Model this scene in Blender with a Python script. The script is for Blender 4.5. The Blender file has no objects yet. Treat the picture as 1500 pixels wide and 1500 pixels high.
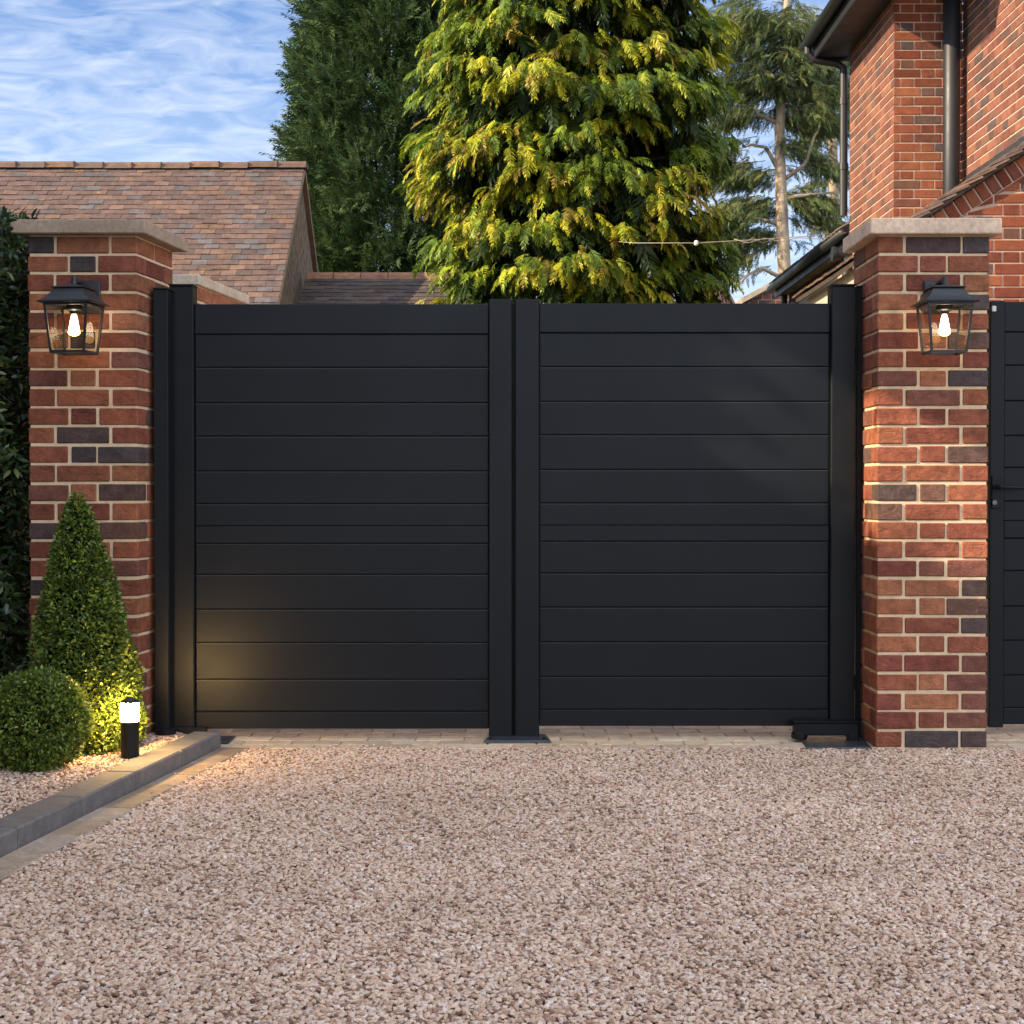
import bpy, math, random
import numpy as np
from mathutils import Vector, Matrix
rnd = random.Random(7)
rng = np.random.default_rng(11)
S = bpy.context.scene
C = S.collection
F = 2300.0; CH = 1.04; PITCH = math.atan(35.0/F)
SUN = Vector((-0.85, -0.31, 0.47)).normalized()
TAN = math.tan(math.radians(7.4))

def P(x, y, Y):
    """photo pixel (1500 scale) at world depth Y -> world point"""
    u = (x-750)/F; v = -(y-750)/F
    d = Vector((u, math.cos(PITCH)+v*math.sin(PITCH), -math.sin(PITCH)+v*math.cos(PITCH)))
    k = Y/d.y
    return Vector((d.x*k, Y, CH+d.z*k))
def PX(x, Y): return P(x, 715, Y).x
def PZ(y, Y): return P(750, y, Y).z

# ------------------------------------------------------------------ helpers
class MB:
    def __init__(s): s.v=[]; s.f=[]; s.m=[]; s.t=[]; s.smooth=False
    def poly(s, pts, m=0, t=(1,1,1)):
        b=len(s.v); s.v += [tuple(p) for p in pts]; s.f.append(tuple(range(b,b+len(pts)))); s.m.append(m); s.t.append(t)
    def hexa(s, p, m=0, t=(1,1,1)):
        b=len(s.v); s.v += [tuple(q) for q in p]
        for f in ((0,3,2,1),(4,5,6,7),(0,1,5,4),(1,2,6,5),(2,3,7,6),(3,0,4,7)):
            s.f.append(tuple(b+i for i in f)); s.m.append(m); s.t.append(t)
    def box(s, x0,x1,y0,y1,z0,z1,m=0,t=(1,1,1)):
        s.hexa([(x0,y0,z0),(x1,y0,z0),(x1,y1,z0),(x0,y1,z0),(x0,y0,z1),(x1,y0,z1),(x1,y1,z1),(x0,y1,z1)],m,t)
    def cbox(s, x0,x1,y0,y1,z0,z1,c=.003,m=0,t=(1,1,1)):
        """box with chamfered edges: 24 verts"""
        lo=(x0,y0,z0); hi=(x1,y1,z1); b=len(s.v); idx={}
        for i in range(8):
            sg=[(i>>a)&1 for a in range(3)]
            for a in range(3):
                p=[]
                for k in range(3):
                    e = hi[k] if sg[k] else lo[k]
                    p.append(e if k==a else (e-c if sg[k] else e+c))
                idx[(i,a)]=len(s.v); s.v.append(tuple(p))
        def add(q):
            s.f.append(tuple(q)); s.m.append(m); s.t.append(t)
        for a in range(3):
            o=[k for k in range(3) if k!=a]
            for side in (0,1):
                cs=[]
                for (p,q) in ((0,0),(1,0),(1,1),(0,1)):
                    i=(side<<a)|(p<<o[0])|(q<<o[1]); cs.append(idx[(i,a)])
                # orientation
                flip = (side==0) ^ (a==1)
                add(cs[::-1] if flip else cs)
        cen=Vector(((x0+x1)/2,(y0+y1)/2,(z0+z1)/2))
        def oriented(q):
            pts=[Vector(s.v[i]) for i in q]; n=(pts[1]-pts[0]).cross(pts[2]-pts[0]); mid=sum(pts,Vector())/len(pts)
            add(q if n.dot(mid-cen)>0 else q[::-1])
        for a in range(3):
            o=[k for k in range(3) if k!=a]
            for (p,q) in ((0,0),(1,0),(1,1),(0,1)):
                i0=(p<<o[0])|(q<<o[1]); i1=i0|(1<<a)
                oriented([idx[(i0,o[0])],idx[(i0,o[1])],idx[(i1,o[1])],idx[(i1,o[0])]])
        for i in range(8): oriented([idx[(i,0)],idx[(i,1)],idx[(i,2)]])
    def lathe(s, cx, cy, prof, n=20, m=0, t=(1,1,1)):
        b=len(s.v)
        for r,z in prof:
            for k in range(n):
                a=2*math.pi*k/n; s.v.append((cx+r*math.cos(a),cy+r*math.sin(a),z))
        for j in range(len(prof)-1):
            for k in range(n):
                k2=(k+1)%n; s.f.append((b+j*n+k,b+j*n+k2,b+(j+1)*n+k2,b+(j+1)*n+k)); s.m.append(m); s.t.append(t)
        s.f.append(tuple(b+k for k in range(n))[::-1]); s.m.append(m); s.t.append(t)
        e=b+(len(prof)-1)*n; s.f.append(tuple(e+k for k in range(n))); s.m.append(m); s.t.append(t)
    def tube(s, pts, rad, n=8, m=0, t=(1,1,1)):
        pts=[Vector(p) for p in pts]
        if not hasattr(rad,'__len__'): rad=[rad]*len(pts)
        b=len(s.v); ref=None
        for i,p in enumerate(pts):
            d=(pts[min(i+1,len(pts)-1)]-pts[max(i-1,0)]).normalized()
            if ref is None: ref = Vector((0,0,1)) if abs(d.z)<.9 else Vector((1,0,0))
            a=d.cross(ref).normalized(); c=a.cross(d).normalized(); ref=c
            for k in range(n):
                w=2*math.pi*k/n; s.v.append(tuple(p+a*math.cos(w)*rad[i]+c*math.sin(w)*rad[i]))
        for j in range(len(pts)-1):
            for k in range(n):
                k2=(k+1)%n; s.f.append((b+j*n+k,b+j*n+k2,b+(j+1)*n+k2,b+(j+1)*n+k)); s.m.append(m); s.t.append(t)
        s.f.append(tuple(b+k for k in range(n))[::-1]); s.m.append(m); s.t.append(t)
        e=b+(len(pts)-1)*n; s.f.append(tuple(e+k for k in range(n))); s.m.append(m); s.t.append(t)
    def build(s, name, mats, parent=None, smooth=False, xf=None, origin=None):
        v=np.array(s.v,dtype=float)
        if xf is not None: v=xf(v)
        return mkmesh(name, v, s.f, mats, parent, s.m, s.t, smooth, origin)

def mkmesh(name, v, faces, mats, parent=None, mi=None, tint=None, smooth=False, origin=None):
    me=bpy.data.meshes.new(name)
    v=np.asarray(v,dtype=float)
    if parent is not None: v = v-np.array(parent_world(parent))
    elif origin is not None: v = v-np.array(origin)
    if isinstance(faces,np.ndarray):
        nf,k=faces.shape
        me.vertices.add(len(v)); me.vertices.foreach_set('co',v.astype(np.float32).ravel())
        me.loops.add(nf*k); me.loops.foreach_set('vertex_index',faces.astype(np.int32).ravel())
        me.polygons.add(nf); me.polygons.foreach_set('loop_start',np.arange(0,nf*k,k,dtype=np.int32))
        me.update(calc_edges=True)
    else:
        me.from_pydata([tuple(p) for p in v],[],faces)
    if not isinstance(mats,(list,tuple)): mats=[mats]
    for m in mats: me.materials.append(m)
    if mi is not None and len(mats)>1: me.polygons.foreach_set('material_index',np.array(mi,dtype=np.int32))
    if tint is not None:
        a=me.attributes.new('tint','FLOAT_COLOR','FACE')
        t=np.array(tint,dtype=np.float32)
        a.data.foreach_set('color',np.concatenate([t,np.ones((len(t),1),np.float32)],1).ravel())
    if smooth: me.polygons.foreach_set('use_smooth',np.ones(len(me.polygons),dtype=bool))
    me.validate(); me.update()
    o=bpy.data.objects.new(name,me); C.objects.link(o)
    if parent is not None: o.parent=parent
    elif origin is not None: o.location=origin
    return o
def parent_world(o):
    p=Vector((0,0,0))
    while o is not None: p+=o.location; o=o.parent
    return p
def thing(name,label,cat,loc=(0,0,0),group=None):
    o=bpy.data.objects.new(name,None); C.objects.link(o); o.location=loc; o.empty_display_size=.1
    return tag(o,label,cat,group)
def tag(o,label=None,cat=None,group=None,kind=None):
    if label: o['label']=label
    if cat: o['category']=cat
    if group: o['group']=group
    if kind: o['kind']=kind
    return o

# ------------------------------------------------------------------ materials
def mat(name):
    m=bpy.data.materials.new(name); m.use_nodes=True
    n=m.node_tree; b=n.nodes['Principled BSDF']; return m,n,b
def N(n,t,**k):
    o=n.nodes.new(t)
    for a,v in k.items(): setattr(o,a,v)
    return o
def coords(n): return N(n,'ShaderNodeTexCoord').outputs['Object']
def noise(n,vec,scale,detail=4,rough=.6):
    o=N(n,'ShaderNodeTexNoise'); o.inputs['Scale'].default_value=scale; o.inputs['Detail'].default_value=detail
    o.inputs['Roughness'].default_value=rough; n.links.new(vec,o.inputs['Vector']); return o.outputs['Fac']
def ramp(n,fac,stops):
    o=N(n,'ShaderNodeValToRGB'); e=o.color_ramp.elements
    while len(e)<len(stops): e.new(.5)
    for i,(p,c) in enumerate(stops): e[i].position=p; e[i].color=(*c,1) if len(c)==3 else c
    n.links.new(fac,o.inputs['Fac']); return o.outputs['Color']
def mix(n,a,b,fac,mode='MIX'):
    o=N(n,'ShaderNodeMix',data_type='RGBA',blend_type=mode)
    for s,v in ((6,a),(7,b),(0,fac)):
        if hasattr(v,'links'): n.links.new(v,o.inputs[s])
        else: o.inputs[s].default_value = v if s==0 else (*v,1)
    return o.outputs[2]
def bump(n,b,h,strength,dist):
    o=N(n,'ShaderNodeBump'); o.inputs['Strength'].default_value=strength; o.inputs['Distance'].default_value=dist
    n.links.new(h,o.inputs['Height']); n.links.new(o.outputs[0],b.inputs['Normal']); return o
def attr(n,name='tint',typ='GEOMETRY'):
    return N(n,'ShaderNodeAttribute',attribute_name=name,attribute_type=typ)
def simple(name,col,rough=.5,var=.15,scale=12,metal=0,bs=0,bsc=60,bd=.002,spec=.5):
    m,n,b=mat(name); v=coords(n)
    rr_=N(n,'ShaderNodeMapRange'); n.links.new(noise(n,v,scale*.6,5,.7),rr_.inputs[0]); rr_.inputs[1].default_value=.3; rr_.inputs[2].default_value=.7; rr_.inputs[3].default_value=rough*.85; rr_.inputs[4].default_value=min(1,rough*1.15)
    c=ramp(n,noise(n,v,scale),[(.3,tuple(x*(1-var) for x in col)),(.7,tuple(min(1,x*(1+var)) for x in col))])
    n.links.new(c,b.inputs['Base Color']); n.links.new(rr_.outputs[0],b.inputs['Roughness']); b.inputs['Metallic'].default_value=metal
    b.inputs['Specular IOR Level'].default_value=spec
    if bs: bump(n,b,noise(n,v,bsc,6,.7),bs,bd)
    return m
def tinted(name,rough=.85,lo=.65,hi=1.25,scale=18,bs=.5,bsc=45,bd=.004,spec=.3,stain=None,streak=False):
    m,n,b=mat(name); v=coords(n); a=attr(n).outputs['Color']
    nz=noise(n,v,scale,6,.65)
    c=mix(n,a,ramp(n,nz,[(.28,(lo,)*3),(.72,(hi,)*3)]),1.0,'MULTIPLY')
    c=mix(n,c,ramp(n,noise(n,v,scale*7,3,.6),[(.3,(.8,)*3),(.7,(1.15,)*3)]),1.0,'MULTIPLY')
    if stain:
        f=ramp(n,noise(n,v,stain[1],5,.7),[(stain[2],(0,0,0)),(stain[2]+.12,(1,1,1))])
        c=mix(n,c,stain[0],f)
    n.links.new(c,b.inputs['Base Color']); b.inputs['Roughness'].default_value=rough; b.inputs['Specular IOR Level'].default_value=spec
    h=noise(n,v,bsc,8,.75)
    if streak:
        mp=N(n,'ShaderNodeMapping'); mp.inputs['Scale'].default_value=(1,1,2.2); n.links.new(v,mp.inputs[0])
        w=N(n,'ShaderNodeTexNoise',noise_type='RIDGED_MULTIFRACTAL'); w.inputs['Scale'].default_value=16; w.inputs['Detail'].default_value=4
        w.inputs['Distortion'].default_value=1.2
        n.links.new(mp.outputs[0],w.inputs['Vector'])
        mm=N(n,'ShaderNodeMath',operation='ADD'); n.links.new(h,mm.inputs[0])
        m2=N(n,'ShaderNodeMath',operation='MULTIPLY'); n.links.new(w.outputs['Fac'],m2.inputs[0]); m2.inputs[1].default_value=-.6
        n.links.new(m2.outputs[0],mm.inputs[1]); h=mm.outputs[0]
    bump(n,b,h,bs,bd)
    return m
def leafmat(name,rough=.45,trans=.3,spec=.4,bright=1.0):
    m,n,b=mat(name); a=attr(n).outputs['Color']
    v=coords(n); c=mix(n,a,ramp(n,noise(n,v,9,3),[(.3,(.75*bright,)*3),(.7,(1.25*bright,)*3)]),1.0,'MULTIPLY')
    n.links.new(c,b.inputs['Base Color']); b.inputs['Roughness'].default_value=rough; b.inputs['Specular IOR Level'].default_value=spec
    t=N(n,'ShaderNodeBsdfTranslucent'); n.links.new(c,t.inputs['Color'])
    mx=N(n,'ShaderNodeMixShader'); mx.inputs[0].default_value=trans
    n.links.new(b.outputs[0],mx.inputs[1]); n.links.new(t.outputs[0],mx.inputs[2])
    n.links.new(mx.outputs[0],n.nodes['Material Output'].inputs['Surface']); return m

M={}
M['brick']=tinted('brick_face',.9,.58,1.35,22,.9,42,.009,.25,stain=((.46,.34,.25),34,.665),streak=True)
M['brickfar']=tinted('brick_house_face',.9,.75,1.25,14,.5,40,.004,.25)
M['mortar']=simple('cream_mortar',(.72,.545,.355),.95,.15,25,bs=.5,bsc=120,bd=.003,spec=.2)
M['mortarfar']=simple('pale_mortar',(.52,.40,.31),.95,.15,15,bs=.4,bsc=90,spec=.2)
M['stone']=tinted('buff_coping_stone',.85,.78,1.15,9,.3,90,.002,.3,stain=((.30,.25,.19),11,.68))
M['gate']=simple('anthracite_powder_coat',(.0075,.0092,.0125),.40,.12,3,bs=.06,bsc=900,bd=.0004,spec=.22)
M['edge']=simple('painted_board_highlight',(.035,.038,.044),.35,.1,5,spec=.4)  # lighter tone for the highlight lines painted along the board tops
M['black']=simple('black_coated_metal',(.007,.008,.010),.42,.2,9,spec=.22)
M['lantern']=simple('lantern_black_metal',(.020,.023,.028),.42,.2,20,bs=.1,bsc=500,bd=.0005)
M['pipe']=simple('black_rainwater_plastic',(.014,.017,.022),.5,.15,6,spec=.6)
M['slate']=simple('dark_cast_plate',(.035,.040,.050),.45,.3,30,bs=.4,bsc=140,bd=.002)
M['steel']=simple('brushed_steel',(.16,.16,.17),.4,.1,20,metal=1)
M['tile']=tinted('clay_roof_tile',.9,.7,1.3,12,.4,60,.003,.25,stain=((.45,.28,.08),3.2,.66))
M['tiledark']=tinted('dark_roof_tile',.9,.75,1.2,12,.4,60,.003,.25)
M['render']=simple('roughcast_gable',(.30,.23,.17),.95,.45,10,bs=1,bsc=55,bd=.02,spec=.1)
M['bark']=simple('brown_bark',(.10,.07,.05),.95,.4,12,bs=.8,bsc=40,bd=.01,spec=.1)
M['barkpale']=simple('pale_cedar_bark',(.38,.30,.22),.95,.35,3,bs=.8,bsc=14,bd=.02,spec=.1)
M['paver']=tinted('block_paver',.9,.75,1.25,16,.4,90,.002,.25)
M['kerb']=tinted('kerb_concrete',.85,.75,1.2,20,.35,150,.0015,.3)
M['cable']=simple('pale_cable',(.30,.27,.22),.7)
M['white']=simple('pale_ceramic',(.7,.68,.62),.5)
M['soil']=simple('dark_core',(.012,.014,.008),1,.3,10,spec=0)
M['golden']=leafmat('golden_conifer_foliage',.45,.30,.35)
M['conifer']=leafmat('dark_conifer_foliage',.6,.18,.2)
M['cedar']=leafmat('cedar_foliage',.6,.15,.2)
M['laurel']=leafmat('laurel_leaf',.3,.15,.55)
M['box']=leafmat('box_leaf',.42,.2,.4)

def glassmat():
    m=bpy.data.materials.new('lantern_glass'); m.use_nodes=True; n=m.node_tree; n.nodes.clear()
    o=N(n,'ShaderNodeOutputMaterial'); t=N(n,'ShaderNodeBsdfTransparent'); t.inputs[0].default_value=(.93,.90,.84,1)
    g=N(n,'ShaderNodeBsdfGlossy'); g.inputs['Roughness'].default_value=.04
    f=N(n,'ShaderNodeFresnel'); f.inputs[0].default_value=1.5
    a=N(n,'ShaderNodeMath',operation='MULTIPLY'); a.inputs[1].default_value=.55; n.links.new(f.outputs[0],a.inputs[0])
    x=N(n,'ShaderNodeMixShader'); n.links.new(a.outputs[0],x.inputs[0]); n.links.new(t.outputs[0],x.inputs[1]); n.links.new(g.outputs[0],x.inputs[2])
    n.links.new(x.outputs[0],o.inputs[0]); return m
def emit(name,col,st):
    m=bpy.data.materials.new(name); m.use_nodes=True; n=m.node_tree; n.nodes.clear()
    o=N(n,'ShaderNodeOutputMaterial'); e=N(n,'ShaderNodeEmission'); e.inputs[0].default_value=(*col,1); e.inputs[1].default_value=st
    n.links.new(e.outputs[0],o.inputs[0]); return m
M['glass']=glassmat()
M['bulb']=emit('bulb_glow',(1,.80,.58),14)
M['bulbbase']=emit('bulb_amber_glow',(1,.50,.13),8)
M['diffuser']=emit('bollard_diffuser_glow',(1,.62,.22),165)

def gravelmat(name,warm=1.0):
    m,n,b=mat(name); a=attr(n,'peb','INSTANCER').outputs['Fac']; v=coords(n)
    c=ramp(n,a,[(0,(.20,.125,.095)),(.08,(.40,.25,.185)),(.26,(.60,.43,.32)),(.50,(.70,.53,.41)),(.74,(.76,.61,.485)),(.88,(.64,.53,.47)),(1,(.86,.77,.69))])
    pz=N(n,'ShaderNodeNewGeometry').outputs['Position']
    c=mix(n,c,ramp(n,noise(n,pz,1.1,4,.6),[(.32,(.84,.78,.73)),(.68,(1.04,.99,.95))]),1,'MULTIPLY')
    n.links.new(c,b.inputs['Base Color']); b.inputs['Roughness'].default_value=.8; b.inputs['Specular IOR Level'].default_value=.3
    return m
M['gravel']=gravelmat('pink_gravel_stones')
def gravelsheet():
    m,n,b=mat('gravel_sheet'); v=coords(n)
    vo=N(n,'ShaderNodeTexVoronoi'); vo.inputs['Scale'].default_value=70; n.links.new(v,vo.inputs['Vector'])
    bw=N(n,'ShaderNodeSeparateColor'); n.links.new(vo.outputs['Color'],bw.inputs[0])
    c=ramp(n,bw.outputs[0],[(0,(.12,.08,.06)),(.3,(.34,.22,.17)),(.7,(.48,.35,.28)),(1,(.62,.54,.48))])
    n.links.new(c,b.inputs['Base Color']); b.inputs['Roughness'].default_value=.9
    o=bump(n,b,vo.outputs['Distance'],.9,.01); o.invert=True
    return m
M['gravelsheet']=gravelsheet()
M['earth']=simple('earth_and_grass',(.07,.085,.035),.95,.4,1.5,bs=.5,bsc=20,bd=.02)

# ------------------------------------------------------------------ brickwork
BK=1.0
RED=[(.36,.125,.068),(.30,.098,.058),(.385,.140,.072),(.26,.080,.052),(.34,.110,.062),(.40,.155,.080),(.24,.095,.068)]
DARK=[(.118,.078,.070),(.145,.085,.070),(.098,.074,.074),(.165,.085,.062)]
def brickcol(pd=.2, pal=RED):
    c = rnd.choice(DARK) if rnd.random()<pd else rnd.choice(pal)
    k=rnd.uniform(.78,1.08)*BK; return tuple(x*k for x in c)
def brick(mb,o,u,n,w,h,d,col,clip=None,jit=.0012,ch=.003,m=0,up=Vector((0,0,1))):
    """one brick: lower-left outer corner o, along u, outward normal n"""
    j=lambda s=jit: rnd.uniform(-s,s)
    out=abs(j(.0025))
    def pt(a,b,c):
        p=o+u*a+up*b+n*c
        if clip:
            q=clip(p); p=q
        return p
    fr=[pt(ch+j(),ch+j(),out+j(.0008)),pt(w-ch+j(),ch+j(),out+j(.0008)),pt(w-ch+j(),h-ch+j(),out+j(.0008)),pt(ch+j(),h-ch+j(),out+j(.0008))]
    md=[pt(0+j(),0+j(),-ch),pt(w+j(),0+j(),-ch),pt(w+j(),h+j(),-ch),pt(0+j(),h+j(),-ch)]
    bk=[pt(0,0,-d),pt(w,0,-d),pt(w,h,-d),pt(0,h,-d)]
    b=len(mb.v); mb.v += [tuple(p) for p in fr+md+bk]
    # orientation: u x up vs n
    fl = u.cross(up).dot(n)<0
    fs=[(0,1,2,3)]
    for k in range(4):
        k2=(k+1)%4; fs.append((4+k,4+k2,k2,k)); fs.append((8+k,8+k2,4+k2,4+k))
    for f in fs:
        f=tuple(b+i for i in f)
        mb.f.append(f[::-1] if fl else f); mb.m.append(m); mb.t.append(col)
def brick_wall(mb,o,u,n,width,z1,pd=.15,course=.075,clip=None,zmax=None,zmin=None,phase=0,bond='flemish',mj=.010,pal=RED,close=False):
    """courses from o.z up to z1"""
    o=Vector(o); nc=int(round((z1-o.z)/course))
    for r in range(nc):
        z=r*course; x=0
        seq=[.215,.1025] if bond=='flemish' else ([.215] if r%2 else [.1025])
        k=0
        if (r+phase)%2: x=-(.215*.5+.0); k=0
        if bond=='flemish' and (r+phase)%2: x=-(.215/2+.005+.1025/2+.005)-.0
        while x<width:
            w=seq[k%len(seq)]; k+=1
            a=max(0,x); b=min(width,x+w)
            if b-a>.02:
                cx=o+u*((a+b)/2)+Vector((0,0,z+.03))
                if (zmax is None or cx.z-.05<zmax(cx)) and (zmin is None or cx.z>zmin(cx)):
                    brick(mb,o+u*a+Vector((0,0,z)),u,n,b-a,course-mj,.03,brickcol(pd,pal),clip)
            x+=w+mj
X1=Vector((1,0,0)); Y1=Vector((0,1,0)); Z1=Vector((0,0,1))

def pillar(name,label,x0,x1,y0,dep,nc,course,cap,shear,pd,extra=None):
    base=Vector(((x0+x1)/2,y0+dep/2,0))
    t=thing(name,label,'brick pillar',base)
    mb=MB(); W=x1-x0; g=.012; mj=.012; bh=course-mj
    hd=.100; st=W-2*hd-2*g
    def xf(v):
        v=v.copy(); v[:,0]+= (v[:,1]-y0)*shear; return v
    mb.box(x0+.005,x1-.005,y0+.005,y0+dep-.005,0,nc*course+.001,1,(1,1,1))
    for r in range(nc):
        z=r*course+mj*.5
        A = r%2==0
        cw = hd if A else W*.5-g-.05
        cd = dep*.5-g*.5 if A else .1
        cols=[brickcol(pd) for _ in range(4)]
        # corner bricks as whole boxes (front two, back two)
        for ci,(cx,cy) in enumerate(((x0,y0),(x1-cw,y0),(x0,y0+dep-cd),(x1-cw,y0+dep-cd))):
            j=lambda: rnd.uniform(-.0022,.0022)
            o=rnd.uniform(0,.002)
            mb.cbox(cx-o+j(),cx+cw+o+j(),cy-o+j(),cy+cd+o+j(),z+j(),z+bh+j(),.0035,0,cols[ci])
        # middle
        mw = W-2*cw-2*g
        for yy in (y0,y0+dep-.1):
            j=lambda: rnd.uniform(-.0022,.0022)
            mb.cbox(x0+cw+g+j(),x0+cw+g+mw+j(),yy-rnd.uniform(0,.002),yy+.1,z+j(),z+bh+j(),.0035,0,brickcol(pd))
        if not A:
            for xx in (x0,x1-.1):
                o=rnd.uniform(0,.002)
                mb.cbox(xx-o,xx+.1+o,y0+cd+g,y0+dep-cd-g,z,z+bh,.0035,0,brickcol(pd))
    b=mb.build('brickwork',[M['brick'],M['mortar']],t,xf=xf)
    zt=nc*course; cm=MB(); ov=cap[0]
    cm.cbox(x0-ov,x1+ov,y0-ov,y0+dep+ov,zt,zt+cap[1],.004,0,cap[2])
    cm.build('coping',M['stone'],t,xf=xf)
    return t

NC=27
pillar('gate_pillar','red brick gate pillar right of the driveway gate, orange sunlight on its middle courses and a lantern on its face',
       1.454,1.894,6.25,.44,NC,.0757,(.040,.062,(.74,.54,.39)),0,.14)
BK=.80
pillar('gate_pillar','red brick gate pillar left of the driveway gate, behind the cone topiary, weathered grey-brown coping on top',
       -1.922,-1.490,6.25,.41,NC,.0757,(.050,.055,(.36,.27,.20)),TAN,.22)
BK=1.0
# rear pier behind left gate post
o=Vector((-1.50,7.6,0)); 
pillar('brick_pier','small brick pier with pale stone coping showing just above the left end of the gate','0' and PX(235,7.6),PX(290,7.6),7.6,.80,26,.0777,
       (.012,.050,(.60,.50,.38)),TAN,.1)

# ------------------------------------------------------------------ ground
g=MB(); g.poly([(-300,-60,-.03),(300,-60,-.03),(300,600,-.03),(-300,600,-.03)])
tag(g.build('ground',M['earth']),kind='structure')
# kerb line: P1 near, P2 far
ka=Vector((-1.72,2.4,0)); kdir=Vector((.266,1.855,0)).normalized(); kend=Vector((-1.172,6.27,0))
kperp=Vector((kdir.y,-kdir.x,0))       # to the right
def kp(s,off,z): # distance back from end, offset to right
    p=kend-kdir*s+kperp*off; return Vector((p.x,p.y,z))
L=5.2
g=MB(); g.poly([kp(L,-.07,-.012),(6,kp(L,0,0).y,-.012),(6,6.36,-.012),kp(-.1,-.07,-.012)]); tag(g.build('gravel_driveway',M['gravelsheet']),kind='structure')
# paving apron: real blocks
mb=MB(); mb.box(-1.9,6,6.26,9.6,-.03,-.008,1)
PAV=[(.66,.49,.33),(.60,.44,.30),(.72,.55,.38),(.56,.42,.30),(.64,.50,.37)]
y=6.26; r=0
while y<9.5:
    d=.10; x=-1.8-(r%2)*.1
    while x<6:
        w=.2; c=rnd.choice(PAV); k=rnd.uniform(.88,1.1); h=rnd.uniform(-.0015,.0015)
        mb.cbox(x+.002,x+w-.002,y+.002,y+d-.002,-.02,h,.004,0,tuple(q*k for q in c)); x+=w
    y+=d; r+=1
tag(mb.build('block_paving',[M['paver'],M['mortar']]),kind='structure')
# flush paver strip beside kerb
mb=MB(); s=0.0
def strip_piece(mb,s0,s1,o0,o1,z0,z1,col,c=.004,m=0):
    a=[kp(s0,o0,z0),kp(s0,o1,z0),kp(s1,o1,z0),kp(s1,o0,z0)]
    # chamfered top
    a2=[kp(s0+0,o0,z1-c),kp(s0,o1,z1-c),kp(s1,o1,z1-c),kp(s1,o0,z1-c)]
    a3=[kp(s0+c,o0+c,z1),kp(s0+c,o1-c,z1),kp(s1-c,o1-c,z1),kp(s1-c,o0+c,z1)]
    b=len(mb.v); mb.v+=[tuple(p) for p in a+a2+a3]
    for k in range(4):
        k2=(k+1)%4
        mb.f.append((b+k2,b+k,b+4+k,b+4+k2)); mb.m.append(m); mb.t.append(col)
        mb.f.append((b+4+k2,b+4+k,b+8+k,b+8+k2)); mb.m.append(m); mb.t.append(col)
    mb.f.append((b+11,b+10,b+9,b+8)[::-1] if False else (b+8,b+11,b+10,b+9)); mb.m.append(m); mb.t.append(col)
s=0.0
while s<L:
    l=.20; c=rnd.choice(PAV); k=rnd.uniform(.42,.62)
    strip_piece(mb,s+.002,s+l-.002,.004,.118,-.03,.004+rnd.uniform(-.001,.001),(c[0]*k,c[1]*k*1.02,c[2]*k*1.12)); s+=l
tag(mb.build('edging_pavers',M['paver']),kind='structure')
mb=MB(); s=-.02
while s<L:
    l=.45; k=rnd.uniform(.92,1.08)
    strip_piece(mb,s+.0015,s+l-.0015,-.114,0,-.03,.062,(.165*k,.150*k,.145*k),.006); s+=l
tag(mb.build('kerb',M['kerb']),kind='structure')
g=MB(); g.poly([kp(L,-.10,.042),kp(.0,-.10,.042),(-1.4,6.46,.042),(-1.4,7.3,.042),(-5.0,7.3,.042),(-5.0,1.0,.042)])
tag(g.build('planting_bed',M['gravelsheet']),kind='structure')

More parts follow.
